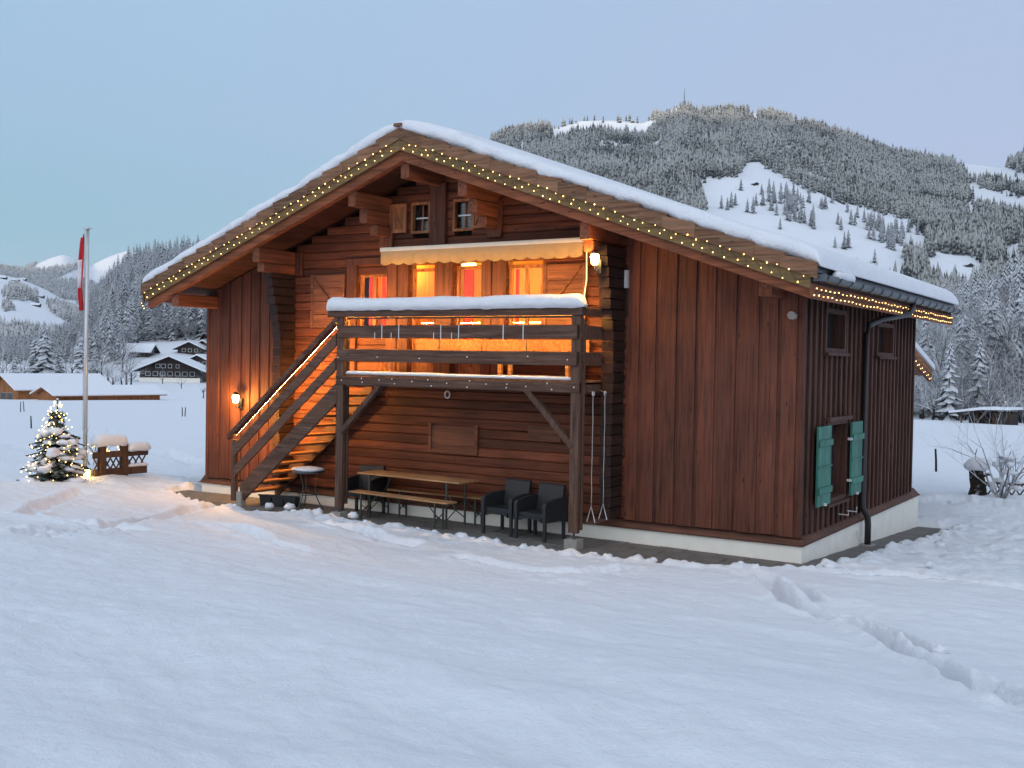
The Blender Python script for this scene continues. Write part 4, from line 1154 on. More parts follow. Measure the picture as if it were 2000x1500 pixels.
for u, v, H, sd in ((196, 905, .75, 3), (178, 905, .55, 5)):
    q = hit(u, v); shrub('bare_shrub', (q[0], q[1], q[2]), 'thin bare shrub stems behind the garden fence', H*1.5, 3, sd, 2, .010, .5, 'bark', 'shrub', 'bare shrubs behind the garden fence')

# ================================================================== REAR ANNEXE (lean-to behind the chalet)
t = thing('lean_to_annexe', 'low lean-to annexe behind the chalet with lit eave and snowy roof', 'annexe', (-3, 7.4, -.4))
def an(mb, nm, mat, par=None): 
    for i, v in enumerate(mb.v): mb.v[i] = (v[0]+3, v[1]-7.4, v[2]+.4)
    return mb.build(nm, mat, par or t)
an(MB().prism([(7.42, -.6), (13.2, -.6), (13.2, 2.95), (7.42, 4.25)], -7.0, -1.5, 0), 'wall', 'sideboard')
rf = an(MB().prism([(7.40, 4.22), (14.15, 2.68), (14.15, 2.84), (7.40, 4.38)], -7.5, -1.0, 0), 'roof', 'tread')
an(MB().prism([(7.40, 4.05), (14.05, 2.53), (14.05, 2.70), (7.40, 4.215)], -1.09, -1.005, 0), 'verge_board', 'beam', rf)
an(MB().prism([(7.40, 4.381), (14.2, 2.841), (14.22, 2.90), (14.15, 2.98), (7.40, 4.55)], -7.5, -.95, 0), 'roof_snow', 'snow', rf)
string('string_lights', [(-1.0, 9+5.0*i/27, 4.10-(9+5.0*i/27-7.4)*.2286+(.03 if i % 2 else -.03)) for i in range(28)], 'fairy lights along the lean-to eave behind the chalet', None, False, None)

# ================================================================== BACKGROUND HILLS
def azdir(u, v=600):
    d = ray(u, v); h = math.hypot(d[0], d[1]); return d[0]/h, d[1]/h
def elev(u, v):
    d = ray(u, v); return d[2]/math.hypot(d[0], d[1])
def projpx(P):
    d = np.asarray(P)-CAM; z = d@CF
    return 1000+FPX*(d@CR)/z, 750-FPX*(d@CU)/z
class Hill:
    def __init__(s, name, sil, r0, r1, z0, p=1.3, nz=10, nf=.004, seed=1, mat='snowfar', du=12, nt=60, back=1.35):
        s.us = np.array([q[0] for q in sil], float); s.vs = np.array([q[1] for q in sil], float)
        s.r0, s.r1, s.z0, s.p, s.nz, s.nf, s.seed = r0, r1, z0, p, nz, nf, seed
        u = np.arange(s.us[0], s.us[-1]+.1, du); t = np.concatenate([np.linspace(0, 1, nt), np.linspace(1.04, back, 8)])
        U, T = np.meshgrid(u, t); P = s.pos(U, T)
        V = P.reshape(-1, 3); n, m = U.shape
        i = (np.arange(n-1)[:, None]*m+np.arange(m-1)[None]).ravel(); F = np.stack([i, i+1, i+1+m, i+m], 1)
        o = npmesh(name, V, F, mat, None, True); o['kind'] = 'structure'
    def pos(s, U, T):
        U = np.asarray(U, float); T = np.asarray(T, float)
        vs = np.interp(U, s.us, s.vs)
        du = (U-1000)/FPX; dv = (600-750)/FPX
        D = CF[None]+CR[None]*du.reshape(-1, 1)-CU[None]*dv
        h = np.hypot(D[:, 0], D[:, 1]); dx = (D[:, 0]/h).reshape(U.shape); dy = (D[:, 1]/h).reshape(U.shape)
        D2 = CF[None]+CR[None]*du.reshape(-1, 1)-CU[None]*((vs-750)/FPX).reshape(-1, 1)
        el = (D2[:, 2]/np.hypot(D2[:, 0], D2[:, 1])).reshape(U.shape)
        R = s.r0+(s.r1-s.r0)*T
        zr = CAM[2]+s.r1*el
        Tc = np.clip(T, 0, 1)
        g = Tc**s.p
        Z = s.z0+(zr-s.z0)*g
        X = CAM[0]+R*dx; Y = CAM[1]+R*dy
        Z = Z+s.nz*fbm(X*s.nf, Y*s.nf, 4, s.seed)*np.sin(pi*np.clip(Tc, 0, 1))**.7
        Z = Z-np.clip(T-1, 0, 9)*(s.r1-s.r0)*.55
        return np.stack([X, Y, Z], -1)
    def at(s, u, v):
        """point of the slope seen at pixel u,v"""
        lo, hi = 0.0, 1.0
        for _ in range(40):
            m = (lo+hi)/2; P = s.pos(np.array([u]), np.array([m]))[0]
            if projpx(P)[1] > v: lo = m
            else: hi = m
        return s.pos(np.array([u]), np.array([(lo+hi)/2]))[0]
def inpoly(x, y, poly):
    x = np.asarray(x); y = np.asarray(y); r = np.zeros(x.shape, bool); n = len(poly)
    for i in range(n):
        x1, y1 = poly[i]; x2, y2 = poly[(i+1) % n]
        c = ((y1 > y) != (y2 > y)) & (x < (x2-x1)*(y-y1)/((y2-y1)+1e-9)+x1); r ^= c
    return r
# template conifers for the massed forest: stacked ragged cones
def cone_tpl(rg, tiers=3, sides=6, hb=.12):
    V = []; F = []
    for k in range(tiers):
        zb = hb+(1-hb)*k/tiers*.92; zt = min(1.0, zb+(1-hb)/tiers*1.75); r = .165*(1-(k/tiers)**1.1*.86)
        if k == tiers-1: zt = 1.0
        o = len(V); ph = rg.uniform(0, 6)
        for i in range(sides):
            a = 2*pi*i/sides+ph; q = r*rg.uniform(.7, 1.3); V.append((q*cos(a), q*sin(a), zb-rg.uniform(0, .06)))
        V.append((rg.uniform(-.01, .01), 0, zt))
        for i in range(sides): F.append((o+i, o+(i+1) % sides, o+sides))
    return np.array(V), np.array(F)
rgc = random.Random(3); TPL = [cone_tpl(rgc) for _ in range(5)]
nprg = np.random.default_rng(4)
def mass(name, P, Hs, mat, label, TPL=TPL):
    VV, FF, off = [], [], 0
    ids = nprg.integers(0, len(TPL), len(P)); ang = nprg.uniform(0, 6.28, len(P)); wd = nprg.uniform(.8, 1.25, len(P))
    for k, (V, F) in enumerate(TPL):
        q = np.where(ids == k)[0]
        if len(q) == 0: continue
        c, s = np.cos(ang[q])[:, None], np.sin(ang[q])[:, None]; h = Hs[q][:, None]; w_ = wd[q][:, None]*h
        X = (V[None, :, 0]*c-V[None, :, 1]*s)*w_+P[q, 0][:, None]; Y = (V[None, :, 0]*s+V[None, :, 1]*c)*w_+P[q, 1][:, None]; Z = V[None, :, 2]*h+P[q, 2][:, None]-.02*h
        VV.append(np.stack([X, Y, Z], -1).reshape(-1, 3)); n = len(V)
        FF.append((F[None]+(np.arange(len(q))*n)[:, None, None]+off).reshape(-1, 3)); off += n*len(q)
    o = npmesh(name, np.vstack(VV), np.vstack(FF), mat); return tag(o, label, 'forest', None, 'stuff')
def scatter(hill, n, u0, u1, t0, t1):
    u = nprg.uniform(u0, u1, n*2); t = nprg.uniform(t0, t1, n*2)
    keep = nprg.uniform(0, 1, n*2) < (hill.r0+(hill.r1-hill.r0)*t)/hill.r1
    u, t = u[keep], t[keep]; P = hill.pos(u, t); pu, pv = projpx(P); return P, pu, pv
def roofline(u):      # lower sight limit of the hills in the picture (chalet roof), with a margin
    return np.interp(u, [0, 260, 780, 1590, 1870, 2000], [900, 560, 230, 490, 580, 900])

# ---- big forested mountain on the right
SIL = [(560, 520), (700, 400), (820, 330), (900, 295), (950, 280), (985, 262), (1040, 252), (1080, 250), (1130, 235), (1200, 235), (1250, 240), (1280, 224), (1328, 203), (1370, 222),
       (1420, 219), (1480, 222), (1530, 232), (1580, 247), (1650, 272), (1700, 287), (1760, 304), (1820, 314), (1860, 318), (1900, 322), (1950, 328), (1975, 318), (2000, 305), (2060, 290), (2200, 330), (2400, 420)]
HR = Hill('mountain', SIL, 700, 2700, -14, 1.30, 26, .0035, 5, du=8, nt=110)
MEAD = [[(1376, 345), (1440, 342), (1453, 320), (1480, 316), (1530, 342), (1570, 366), (1620, 390), (1680, 400), (1720, 412), (1770, 428), (1812, 458), (1790, 474), (1762, 468), (1745, 490), (1782, 512), (1750, 520), (1700, 512), (1600, 500), (1500, 470), (1376, 440)],
        [(1070, 252), (1130, 232), (1200, 232), (1278, 234), (1262, 254), (1225, 251), (1180, 246), (1120, 251), (1085, 266)],
        [(1862, 308), (1905, 312), (1950, 320), (2010, 340), (2010, 354), (1940, 338), (1890, 335)],
        [(1888, 352), (1940, 372), (2010, 385), (2010, 412), (1945, 392), (1900, 378)],
        [(1795, 510), (1850, 494), (1895, 498), (1926, 518), (1880, 530), (1830, 520)],
        [(1885, 396), (1900, 392), (1908, 415), (1895, 420)], [(1958, 480), (1985, 472), (2000, 490), (1965, 492)], [(1010, 285), (1022, 270), (1028, 290), (1015, 300)], [(1420, 275), (1440, 268), (1450, 276)], [(1360, 360), (1380, 350), (1380, 365)]]
P, pu, pv = scatter(HR, 40000, 880, 2040, .16, 1.0)
inm = np.zeros(len(P), bool)
jit = nprg.normal(0, 3.6, (2, len(P)))
hp = 21*FPX/np.hypot(P[:, 0]-CAM[0], P[:, 1]-CAM[1])
for m_ in MEAD:
    for q_ in (0, .35, .7, 1.0): inm |= inpoly(pu+jit[0], pv+jit[1]-q_*hp, m_)
hold = (fbm(P[:, 0]*.010, P[:, 1]*.010, 3, 91) > -.42) & (np.abs(vnoise(P[:, 0]*.004+.3*vnoise(P[:, 0]*.01, P[:, 1]*.01, 95), P[:, 1]*.004, 94)) > .012)
k = (~inm) & hold & (pv < roofline(pu)+130) & (pu > 880) & (pu < 2040)
P = P[k]; Hs = nprg.gamma(16, 1.25, len(P))*(.75+.35*np.clip(vnoise(P[:, 0]*.01, P[:, 1]*.01, 92)+.5, 0, 1))
pu_, pv_ = projpx(P); Hs = Hs*np.where((np.abs(pu_-1328) < 42) & (pv_ < 235), .55, 1.0)
mass('mountain_forest', P, Hs, 'forest', 'frosted conifer forest covering the big mountainside')

# ---- single spruces told apart on the meadow
def spruce_mesh(seed, nbr=120, name='crown'):
    rg = random.Random(seed); mb = MB()
    for w_ in range(nbr):
        z = .06+.90*((w_+rg.random())/nbr)**.9; r = .19*(1-z)**.8+.010
        a = w_*2.399+rg.uniform(-.4, .4); L = r*rg.uniform(.6, 1.25); c, s = cos(a), sin(a); wd = L*rg.uniform(.28, .45)
        z1 = z-L*rg.uniform(.15, .75); o = len(mb.v); zm = (z+z1)/2
        mb.v += [(0, 0, z+.03), (c*L*.55-s*wd, s*L*.55+c*wd, zm-.012), (c*L, s*L, z1), (c*L*.55+s*wd, s*L*.55-c*wd, zm-.012), (c*L*.5, s*L*.5, zm+.018)]
        mb.f += [(o, o+1, o+4), (o+1, o+2, o+4), (o+2, o+3, o+4), (o+3, o, o+4)]
    mb.v += [(.008, 0, .93), (-.006, .007, .93), (-.006, -.007, .93), (0, 0, 1.02)]; o = len(mb.v)-4
    mb.f += [(o, o+1, o+3), (o+1, o+2, o+3), (o+2, o, o+3)]
    me = mb.mesh(name); me.materials.append(M['conifer']); return me
SPR = [spruce_mesh(s) for s in (1, 2, 3, 4)]
tk = MB().tube([(0, 0, -.03), (0, 0, .5)], [.022, .008], 5).mesh('trunk'); tk.materials.append(M['bark'])
def spruce(loc, h, label, group, wide=1.0):
    t = thing('spruce_tree', label, 'tree', tuple(loc), rnd.uniform(0, 6), group)
    for me, nm in ((tk, 'trunk'), (rnd.choice(SPR), 'crown')):
        o = bpy.data.objects.new(nm, me); COL.objects.link(o); o.parent = t; o.scale = (h*wide, h*wide, h)
    return t
Z3 = lambda a, b: (1400+a/3.333, 170+b/3.333)
LONE = [(55, 800), (80, 785), (105, 770), (15, 790), (140, 672), (185, 815), (222, 820), (240, 770), (285, 770), (275, 700), (400, 925), (375, 835), (545, 660), (670, 795), (735, 755), (835, 815),
        (775, 895), (795, 930), (860, 895), (885, 900), (900, 850), (945, 880), (1010, 800), (820, 1055), (845, 1045), (760, 1045), (1020, 1145), (1295, 960), (1235, 945), (660, 790), (690, 790), (1080, 825)]
for a, b in LONE:
    u, v = Z3(a, b); p = HR.at(u, v); spruce(p, rnd.uniform(17, 26)*(.75 if (a, b) in ((400, 925), (275, 700), (760, 1045), (1010, 800)) else 1), 'lone snow dusted spruce standing in the mountain clearing', 'lone spruces in the mountain clearing', 1.15)
for (a0, a1, b0, b1, n, lab) in ((315, 460, 690, 830, 16, 'left'), (440, 645, 720, 905, 30, 'left'), (960, 1080, 860, 1010, 18, 'right'), (1060, 1210, 940, 1060, 18, 'right')):
    for i in range(n):
        a = rnd.uniform(a0, a1); b = rnd.uniform(b0, b1); b += (a-(a0+a1)/2)*.35
        u, v = Z3(a, b); p = HR.at(u, v)
        spruce(p, rnd.uniform(17, 27), 'spruce in the dense copse on the upper clearing' if lab == 'left' else 'spruce in the copse running down the lower clearing', 'copse spruces on the upper clearing' if lab == 'left' else 'copse spruces on the lower clearing', 1.1)
for u, v in ((1913, 367), (1945, 373), (1977, 345)): spruce(HR.at(u, v), 15, 'small spruce alone on the high snowy shoulder', 'spruces on the high snowy shoulder', 1.3)
# mast on the summit
p = HR.at(1328, 206)
t = thing('summit_mast', 'thin transmitter mast on the forested mountain top', 'mast', tuple(p))
MB().tube([(0, 0, -3), (0, 0, 24), (0, 0, 42)], [1.2, .9, .4], 6).build('shaft', 'metal', t); MB().lathe([(1.6, 20), (1.6, 23)], (0, 0, 0), 8).build('platform', 'metal', t)

def gable_house(name, label, cat, loc, rz, Wd, L, hw, hr, over, wall, snow=.35, wins=(), group=None, gable_only=True, roofmat='farwood', ov2=None):
    """gable end faces local -y; ridge along y"""
    t = thing(name, label, cat, tuple(loc), rz, group); w2 = Wd/2
    W = MB().prism([(-w2, -1.5), (w2, -1.5), (w2, hw), (0, hw+hr*w2/(w2+over)), (-w2, hw)], 0, L).build('wall', wall, t)
    s = hr/(w2+over); e = w2+over; ye = over if ov2 is None else ov2
    z0 = hw+hr*w2/(w2+over)+.02
    rf = MB().prism([(-e, z0-hr), (0, z0), (0, z0+.16), (-e, z0-hr+.16)], -ye, L+ye).build('roof', roofmat, t)
    MB().prism([(0, z0), (e, z0-hr), (e, z0-hr+.16), (0, z0+.16)], -ye, L+ye).build('roof', roofmat, t)
    MB().prism([(-e-.05, z0-hr+.162), (0, z0+.162), (e+.05, z0-hr+.162), (e+.08, z0-hr+.162+snow*.6), (e-.2, z0-hr+.162+snow), (0, z0+.162+snow), (-e+.2, z0-hr+.162+snow), (-e-.08, z0-hr+.162+snow*.6)], -ye-.1, L+ye+.1).build('snow_layer', 'snowfar', rf)
    for (x0, x1, a, b) in wins:
        w_ = MB().box(x0-.08, x1+.08, -.06, -.002, a-.08, b+.08).build('window', 'white', t)
        MB().box(x0, x1, -.07, -.061, a, b).build('pane', 'darkglass', w_)
    return t
def huts():
    for i, (u, v) in enumerate(((1204, 240), (1229, 240), (1472, 362), (1893, 522), (1349, 396))):
        p = HR.at(u, v); dx, dy = azdir(u)
        gable_house('mountain_hut', ['small dark hut on the bright summit meadow', 'small dark hut on the bright summit meadow', 'hut beside a frosted tree in the mountain clearing', 'lone hut on the round snowy knoll', 'hut tucked into the forest above the chalet roof'][i], 'hut', p, atan2(-dx, dy)+.6, 9, 9, 3, 2.5, 1, 'farwood', .6, group='huts on the summit meadow' if i < 2 else None)
huts()

# ---- far peaks and slopes on the left
HA = Hill('far_peaks', [(-500, 560), (-120, 535), (0, 521), (40, 527), (70, 516), (100, 503), (122, 497), (140, 501), (152, 514), (165, 530), (185, 514), (215, 500), (245, 490), (275, 493), (305, 501), (350, 515), (500, 540), (800, 560)], 3800, 7000, -20, 1.1, 26, .0012, 15, du=6, nt=60)
SN1 = [(62, 526), (75, 512), (100, 500), (122, 494), (142, 498), (155, 514), (140, 521), (110, 524), (80, 528)]
SN2 = [(103, 548), (150, 527), (200, 500), (245, 485), (300, 492), (320, 505), (225, 530), (215, 548), (200, 562), (185, 556), (170, 545), (140, 549)]
P, pu, pv = scatter(HA, 9000, -80, 460, .25, 1.0)
k = ~(inpoly(pu, pv, SN1) | inpoly(pu, pv, SN2)) & (pv < 640) & (vnoise(P[:, 0]*.004, P[:, 1]*.004, 93) > -.28)
P = P[k]; mass('far_forest', P, nprg.uniform(18, 32, len(P)), 'forestblue', 'bluish forest on the slopes below the far peaks')
HB = Hill('left_slope', [(-500, 500), (-120, 525), (0, 536), (40, 545), (90, 566), (130, 590), (170, 615), (250, 650), (420, 690)], 900, 2200, -12, 1.1, 14, .004, 25, du=8, nt=50)
PA = [[(4, 562), (30, 550), (45, 560), (72, 566), (72, 582), (40, 580), (5, 574)], [(0, 592), (22, 588), (30, 600), (10, 603)], [(92, 582), (170, 604), (170, 640), (125, 618), (100, 602)], [(-40, 632), (60, 636), (120, 645), (200, 660), (200, 690), (-40, 690)]]
P, pu, pv = scatter(HB, 5000, -80, 260, .1, 1.0)
k = np.zeros(len(P), bool)
for m_ in PA: k |= inpoly(pu+nprg.normal(0, 2, len(P)), pv-8+nprg.normal(0, 1.5, len(P)), m_)
P = P[k]; mass('slope_forest', P, nprg.uniform(9, 15, len(P)), 'forestblue', 'patches of bluish forest on the snowy slope below the far peaks')
for i, (u, v) in enumerate(((12, 546), (36, 551), (50, 549), (85, 583), (78, 600), (120, 560))):
    p = HB.at(min(u, 110), v) if i != 5 else HA.at(u, v)
    dx, dy = azdir(u); gable_house('slope_barn', 'tiny dark barn on the far snowy slope', 'barn', p, atan2(-dx, dy)+1.2, 8, 12, 3, 2.5, .8, 'farwood', .6, group='tiny barns on the far slope')
# ---- wooded rise on the left behind the village
HC = Hill('wooded_rise', [(-500, 700), (-100, 690), (60, 680), (130, 655), (170, 615), (200, 580), (225, 552), (250, 535), (280, 525), (310, 520), (360, 512), (450, 505), (700, 520)], 320, 640, -5, 1.0, 5, .02, 35, du=8, nt=40)
# ---- frosted broadleaf trees and spruces that stand out one by one
def broadleaf_mesh(seed, depth=6, kids=(2, 4)):
    rg = random.Random(seed); tr = MB(); cr = MB()
    n = 5; top = Vector((0, 0, .34)); tr.tube([(0, 0, -.03), (.01, .0, .15), (0, .01, .36)], [.022, .018, .013], 6)
    for i in range(7):
        a = 2*pi*i/7+rg.random(); z = .12+.03*i
        branches(cr, Vector((0, 0, z)), Vector((cos(a)*.75, sin(a)*.75, .75+.06*i)), rg.uniform(.24, .32), .009, depth-2, rg, .75, .10, 3, kids)
    branches(cr, Vector((0, 0, .34)), Vector((0, 0, 1)), .32, .011, depth-2, rg, .6, .2, 3, kids)
    a = tr.mesh('trunk'); a.materials.append(M['bark']); b = cr.mesh('crown'); b.materials.append(M['twig']); return a, b
P, pu, pv = scatter(HC, 2600, -60, 520, .03, 1.0)
k = (pv < 712) & (~((pu > 255) & (pu < 415) & (pv > 668))) & (pu < 500); P = P[k]; pu = pu[k]
Hs = nprg.uniform(9, 17, len(P))*np.interp(pu, [0, 140, 220], [.5, .6, 1.0])
def mesh_tpl(me):
    V = np.array([v.co[:] for v in me.vertices]); F = []
    for p in me.polygons:
        vi = list(p.vertices)
        for i in range(1, len(vi)-1): F.append((vi[0], vi[i], vi[i+1]))
    return V, np.array(F)
SPT = [mesh_tpl(spruce_mesh(s, 60)) for s in (31, 32, 33)]
BLT = [mesh_tpl(broadleaf_mesh(s, 5, (2, 3))[1]) for s in (41, 42, 43)]
con = nprg.uniform(0, 1, len(P)) < .6
mass('wood', P[con], Hs[con], 'conifer', 'snowy spruces of the wood on the rise behind the village', SPT)
mass('wood', P[~con], Hs[~con]*.95, 'twig', 'frosted bare trees of the wood on the rise behind the village', BLT)
BL = [broadleaf_mesh(s) for s in (5, 8, 13, 21)]
def broadleaf(loc, h, label, group, k=None, wide=1.0):
    t = thing('frosted_tree', label, 'tree', tuple(loc), rnd.uniform(0, 6), group); pr = BL[k if k is not None else rnd.randrange(4)]
    for me, nm in zip(pr, ('trunk', 'crown')):
        o = bpy.data.objects.new(nm, me); COL.objects.link(o); o.parent = t; o.scale = (h*wide, h*wide, h)
    return t
def gpt(u, r):
    dx, dy = azdir(u, 720); x = CAM[0]+dx*r; y = CAM[1]+dy*r; return np.array([x, y, float(G0(x, y))])
for i in range(26):
    u = -30+i*11.5+rnd.uniform(-4, 4); r = rnd.uniform(235, 290); h = rnd.uniform(8, 12)
    if i in (5, 9, 13, 16, 19): spruce(gpt(u, r), h*1.05, 'snowy spruce in the tree row behind the barns', 'spruces in the tree row behind the barns', 1.3)
    else: broadleaf(gpt(u, r), h*.95, 'frosted bare tree in the tree row behind the barns', 'frosted trees behind the barns', None, 1.2)
spruce(gpt(87, 232), 14.5, 'tall dark spruce rising from the tree row behind the barns', None, 1.25)
for u, r, h in ((200, 330, 12), (240, 335, 15), (300, 400, 14), (330, 410, 15), (372, 415, 14), (400, 410, 13), (270, 390, 13), (352, 420, 16), (385, 430, 17)):
    p = HC.pos(np.array([float(u)]), np.array([max(0, (r-320)/320)]))[0]; broadleaf(p, h, 'frosted tree on the rise above the dark farmhouse', 'frosted trees above the farmhouse', None, 1.15)
# right hand thicket
HDm = Hill('snowy_knoll', [(1600, 640), (1780, 600), (1870, 566), (1940, 549), (2000, 543), (2100, 545), (2300, 600)], 150, 330, -4.5, .8, 2, .03, 45, du=12, nt=24)
for i in range(30):
    u = 1770+i*10.5+rnd.uniform(-5, 5); r = rnd.uniform(136, 165); h = np.interp(u, [1770, 1860, 1940, 2000, 2100], [10.5, 14, 16.0, 18, 18])*rnd.uniform(.8, 1.05)
    if i % 6 == 4: spruce(gpt(u, r+6), h, 'snow draped spruce in the thicket behind the field shed', 'spruces in the thicket behind the field shed', 1.25)
    else: broadleaf(gpt(u, r), h, 'frosted bare tree in the thicket behind the field shed', 'frosted trees behind the field shed', None, 1.25)
for i in range(22):
    u = 1775+i*12+rnd.uniform(-5, 5); broadleaf(gpt(u, rnd.uniform(127, 133)), rnd.uniform(3.5, 6.0), 'low frosted bush along the edge of the shed field', 'low bushes along the shed field', None, 1.5)

P, pu, pv = scatter(HDm, 420, 1740, 2120, -.14, .62)
P[:, 2] = np.where(np.hypot(P[:, 0]-CAM[0], P[:, 1]-CAM[1]) < 150, G0(P[:, 0], P[:, 1]), P[:, 2])
Hs = np.interp(pu, [1770, 1860, 1940, 2000, 2100], [8.5, 11, 12.0, 13.5, 14])*nprg.uniform(.6, 1.0, len(P))
con = nprg.uniform(0, 1, len(P)) < .25
mass('thicket', P[con], Hs[con], 'conifer', 'snowy spruces filling the thicket behind the field shed', SPT)
mass('thicket', P[~con], Hs[~con], 'twig', 'tangled frosted branches filling the thicket behind the field shed', BLT)

# ================================================================== BUILDINGS ON THE LEFT
def at_r(u, r): return gpt(u, r)
def face(u, extra): dx, dy = azdir(u); return atan2(-dx, dy)+extra     # local -y towards the viewer
def barn(u, r, zoff, ang, Wd, L, hw, hr, label):
    p = at_r(u, r); p[2] = CAM[2]-zoff
    t = gable_house('barn', label, 'barn', p, face(u, ang), Wd, L, hw, hr, .9, 'barn', .3, (), None, True, 'barn')
    return t
barn(92, 196, 9.95, RAD(-66), 7.0, 18.5, 2.9, 1.35, 'long low wooden barn with the smooth white roof beside the flagpole')
b1 = barn(10, 214, 9.9, RAD(-66), 10.0, 17, 3.3, 2.6, 'taller wooden barn with glazed lower front behind the long one')
for i in range(3): 
    w_ = MB().box(-4.2+2.6*i, -2.0+2.6*i, -.08, -.002, .2, 2.6).build('window', 'concrete', b1); MB().box(-4.1+2.6*i, -2.1+2.6*i, -.1, -.081, .3, 2.5).build('pane', 'darkglass', w_)
# dark farmhouse
p = at_r(332, 300); p[2] = CAM[2]-6.6
wr = [(-6.2+i*1.9, -5.1+i*1.9, .9, 1.9) for i in range(7)]+[(-3.6, -2.6, 3.0, 3.9), (-2.2, -1.2, 3.0, 3.9), (-.4, .4, 3.0, 3.9), (1.6, 2.3, 3.0, 3.8)]
fh = gable_house('farmhouse', 'broad dark wooden farmhouse with rows of small pale windows', 'house', p, face(332, RAD(-12)), 15.5, 14, 2.5, 4.0, 1.7, 'farwood', .4, wr)
MB().box(-7.8, 7.8, -.35, -.003, -1.4, .35).build('base_wall', 'plaster', fh)
MB().box(-7.7, 7.7, -1.1, -.36, 2.35, 2.5).build('balcony', 'farwood', fh)
for u, r, zo, wd, hh, lab in ((388, 345, 718, 7.5, 1.7, 'dark house with snowy roof half behind the farmhouse'), (297, 372, 695, 6, 1.5, 'low house with flat snowy roof above the farmhouse'), (372, 392, 692, 8, 1.9, 'dark chalet on the rise above the farmhouse'), (398, 400, 688, 6, 1.8, 'small dark chalet next to the one on the rise')):
    p = HC.at(float(u), zo)
    gable_house('village_house', lab, 'house', p, face(u, RAD(-20 if r != 372 else 70)), wd, 11, hh, 2.4, 1.2, 'farwood', .45, [(-2.5, -1.5, .8, 1.7), (-.5, .5, .8, 1.7), (1.5, 2.5, .8, 1.7)])
# orchard trees in the left field
for u, v, r, h, lab in ((355, 757, 225, 3.2, 'small round orchard tree alone on the slope below the farmhouse'), (318, 748, 250, 3.6, 'small frosted orchard tree before the farmhouse windows'), (190, 738, 226, 4.6, 'frosted orchard tree behind the long barn roof'), (398, 775, 120, 2.3, 'little bare tree close beside the chalet corner'), (403, 740, 190, 3.5, 'bare tree between the farmhouse and the chalet corner')):
    p = at_r(u, r); p[2] = CAM[2]+r*elev(u, v)
    broadleaf(p-np.array([0, 0, .1]), h, lab, None, None, 1.3)
# fence stakes in the fields
stk = MB().tube([(0, 0, -.3), (.01, 0, .5), (.0, .01, 1.0)], [.035, .033, .028], 6).mesh('fence_stake'); stk.materials.append(M['bark'])
def stake(u, v, h, label, group):
    q = hit(u, v); o = bpy.data.objects.new('fence_stake', stk); COL.objects.link(o); o.location = q; o.scale = (1, 1, h); o.rotation_euler = (RAD(rnd.uniform(-4, 4)), RAD(rnd.uniform(-4, 4)), 0); tag(o, label, 'stake', group)
for u, v in ((40, 806), (47, 805)): stake(u, v, .9, 'thin fence stake in the field below the barns', 'stakes in the field below the barns')
stake(61, 836, .6, 'short fence stake in the snow behind the little spruce', None)
for u, v in ((356, 815), (361, 815)): stake(u, v, .7, 'thin fence stake in the field below the orchard tree', 'stakes below the orchard tree')
stake(1828, 923, .72, 'dark leaning stake in the snow behind the chalet', None)
for u in (1801, 1835, 1868, 1905, 1945, 1985): stake(u, 824, 1.0, 'fence stake at the edge of the field with the shed', 'stakes along the shed field edge')
# open shed at the edge of the right field
p0 = gpt(1880, 116); p1 = gpt(1976, 114); d = Vector(p1-p0); L = d.length
t = thing('field_shed', 'low open field shed with snow on its sloping roof', 'shed', tuple(p0), atan2(d.y, d.x))
MB().box(0, L, 1.6, 1.75, -.2, 1.35).build('back_wall', 'farwood', t)
for i in range(4): MB().beam((L*i/3, 0, -.3), (L*i/3, 0, 1.25), .14, .14).build('post', 'fencew', t)
MB().box(L*.66, L, 0, 1.6, -.2, 1.3).build('side_room', 'farwood', t)
rf = MB().prism([(-1.0, .98), (L*.45, 1.42), (L*.45, 1.52), (-1.0, 1.08)], -.5, 2.2).build('roof', 'farwood', t); MB().prism([(-1.05, 1.081), (L*.45, 1.521), (L*.45, 1.80), (-1.0, 1.26)], -.6, 2.3).build('snow_layer', 'snowfar', rf)
rf = MB().prism([(L*.451, 1.42), (L+.2, 1.50), (L+.2, 1.6), (L*.451, 1.52)], -.5, 2.2).build('roof', 'farwood', t); MB().prism([(L*.451, 1.521), (L+.2, 1.601), (L+.2, 1.85), (L*.451, 1.80)], -.6, 2.3).build('snow_layer', 'snowfar', rf)
# bare snowy bush, stump and low fence by the right edge
q = hit(1955, 972); shrub('bare_bush', (q[0], q[1], q[2]-.05), 'tall tangled bare bush caked with snow beside the stump', 2.5, 9, 9, 5, .032, .6, 'twig', 'bush')
mb = MB(); rg = random.Random(6)
for i in range(14): mb.blob((rg.uniform(-.35, .45), rg.uniform(-.3, .3), rg.uniform(.15, 1.05)), (rg.uniform(.08, .2), .1, rg.uniform(.05, .10)), i, .35, 8, 6)
tag(mb.build('bush_snow', 'snow', None, True), 'clots of snow caught in the tall bare bush', 'snow').location = (q[0], q[1], q[2])
q = hit(1908, 962)
t = thing('tree_stump', 'dark rough stump beside the tangled bush', 'stump', (q[0], q[1], q[2]-.08))
mb = MB(); V = []; n = 14
for i in range(6):
    for k in range(n):
        a = 2*pi*k/n; r = .17*(1+.22*sin(3*a+i)+.12*rg.uniform(-1, 1))*(1.15-.25*i/5 if i < 4 else .95); V.append((r*cos(a), r*sin(a)*.9, .72*i/5))
mb.add(V, [(i*n+k, i*n+(k+1) % n, (i+1)*n+(k+1) % n, (i+1)*n+k) for i in range(5) for k in range(n)]+[tuple(5*n+k for k in range(n))]); mb.build('trunk', 'bark', t)
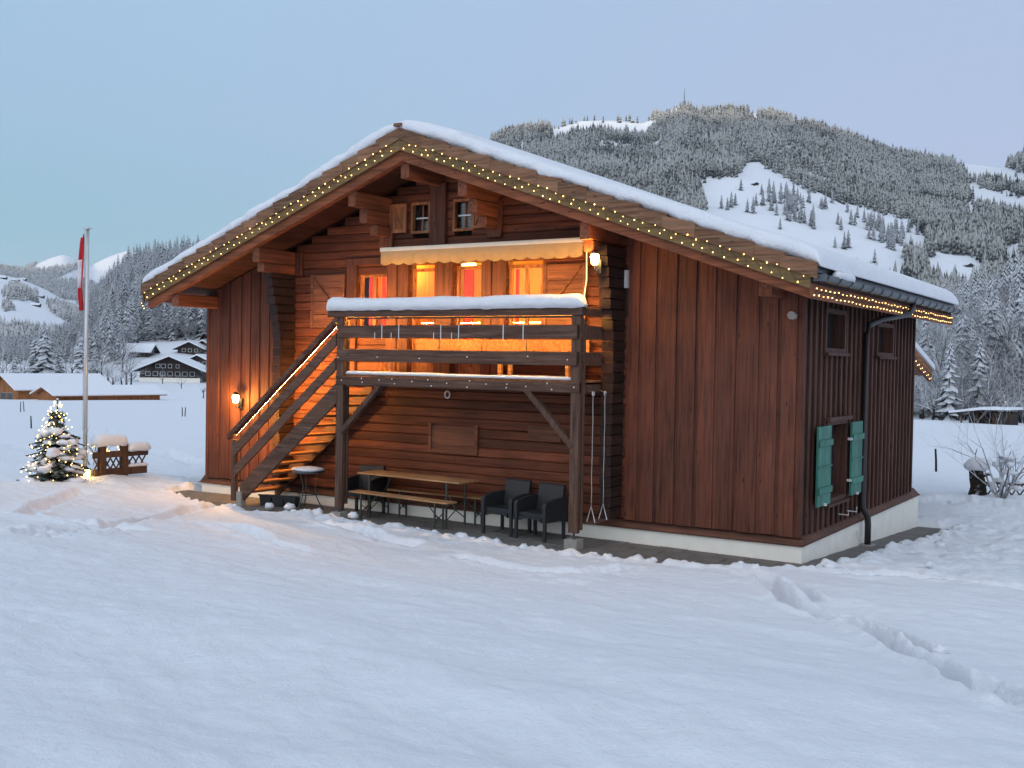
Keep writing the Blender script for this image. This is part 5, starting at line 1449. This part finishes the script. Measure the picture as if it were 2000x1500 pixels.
MB().tube([(.1, 0, .5), (.28, -.05, .58), (.36, -.05, .52)], [.05, .04, .025], 6).build('branch_stub', 'bark', t); MB().tube([(-.03, 0, .7), (-.06, 0, 1.05), (-.02, 0, 1.2)], [.02, .015, .008], 5).build('shoot', 'bark', t)
tag(MB().blob((0, 0, 0), (.30, .26, .18), 8, .25, 14, 8).build('stump_snow', 'snow', None, True), 'round cap of snow on the dark stump', 'snow').location = (q[0], q[1], q[2]+.72)
q = hit(1945, 962); t = thing('low_lattice', 'low dark lattice edging at the foot of the tangled bush', 'fence', (q[0], q[1], q[2]-.05), .5)
MB().beam((-.5, 0, .30), (1.2, 0, .26), .05, .06).build('rail', 'fencew', t)
for i in range(8):
    MB().beam((-.4+.2*i, 0, 0), (-.2+.2*i, 0, .30), .03, .04, (0, 1, 0)).build('slat', 'fencew', t); MB().beam((-.2+.2*i, .03, 0), (-.4+.2*i, .03, .30), .03, .04, (0, 1, 0)).build('slat', 'fencew', t)

# ================================================================== MOUNTAIN BEHIND THE VIEWER (keeps the valley in shade)
sa = np.array([sin(SUN_AZ), cos(SUN_AZ)]); pa = np.array([sa[1], -sa[0]])
U, T = np.meshgrid(np.linspace(-9000, 9000, 60), np.linspace(-3000, 3000, 25))
X = CAM[0]+sa[0]*(6200+T)+pa[0]*U; Y = CAM[1]+sa[1]*(6200+T)+pa[1]*U
Z = (900*np.clip(1-np.abs(T)/2900, 0, 1)**.9)*(1+.06*fbm(U*.0006, T*.0006, 3, 77))-15
n, m = U.shape; i = (np.arange(n-1)[:, None]*m+np.arange(m-1)[None]).ravel()
o = npmesh('mountain', np.stack([X, Y, Z], -1).reshape(-1, 3), np.stack([i, i+1, i+1+m, i+m], 1), 'snowfar', None, True); o['kind'] = 'structure'

# ================================================================== HAZE in the valley air
mh = bpy.data.materials.new('haze'); mh.use_nodes = True; nh = mh.node_tree; nh.nodes.clear()
pv_ = N(nh, 'ShaderNodeVolumePrincipled'); oh = N(nh, 'ShaderNodeOutputMaterial'); nh.links.new(pv_.outputs[0], oh.inputs['Volume'])
pv_.inputs['Color'].default_value = (.74, .86, 1.0, 1); pv_.inputs['Density'].default_value = 4.5e-5; pv_.inputs['Anisotropy'].default_value = 0.0
M['haze'] = mh
hz = MB().box(-13500, 13500, -13500, 13500, -400, 1150).build('haze', 'haze'); hz['kind'] = 'stuff'; hz['label'] = 'thin blue evening haze filling the valley'; hz['category'] = 'haze'
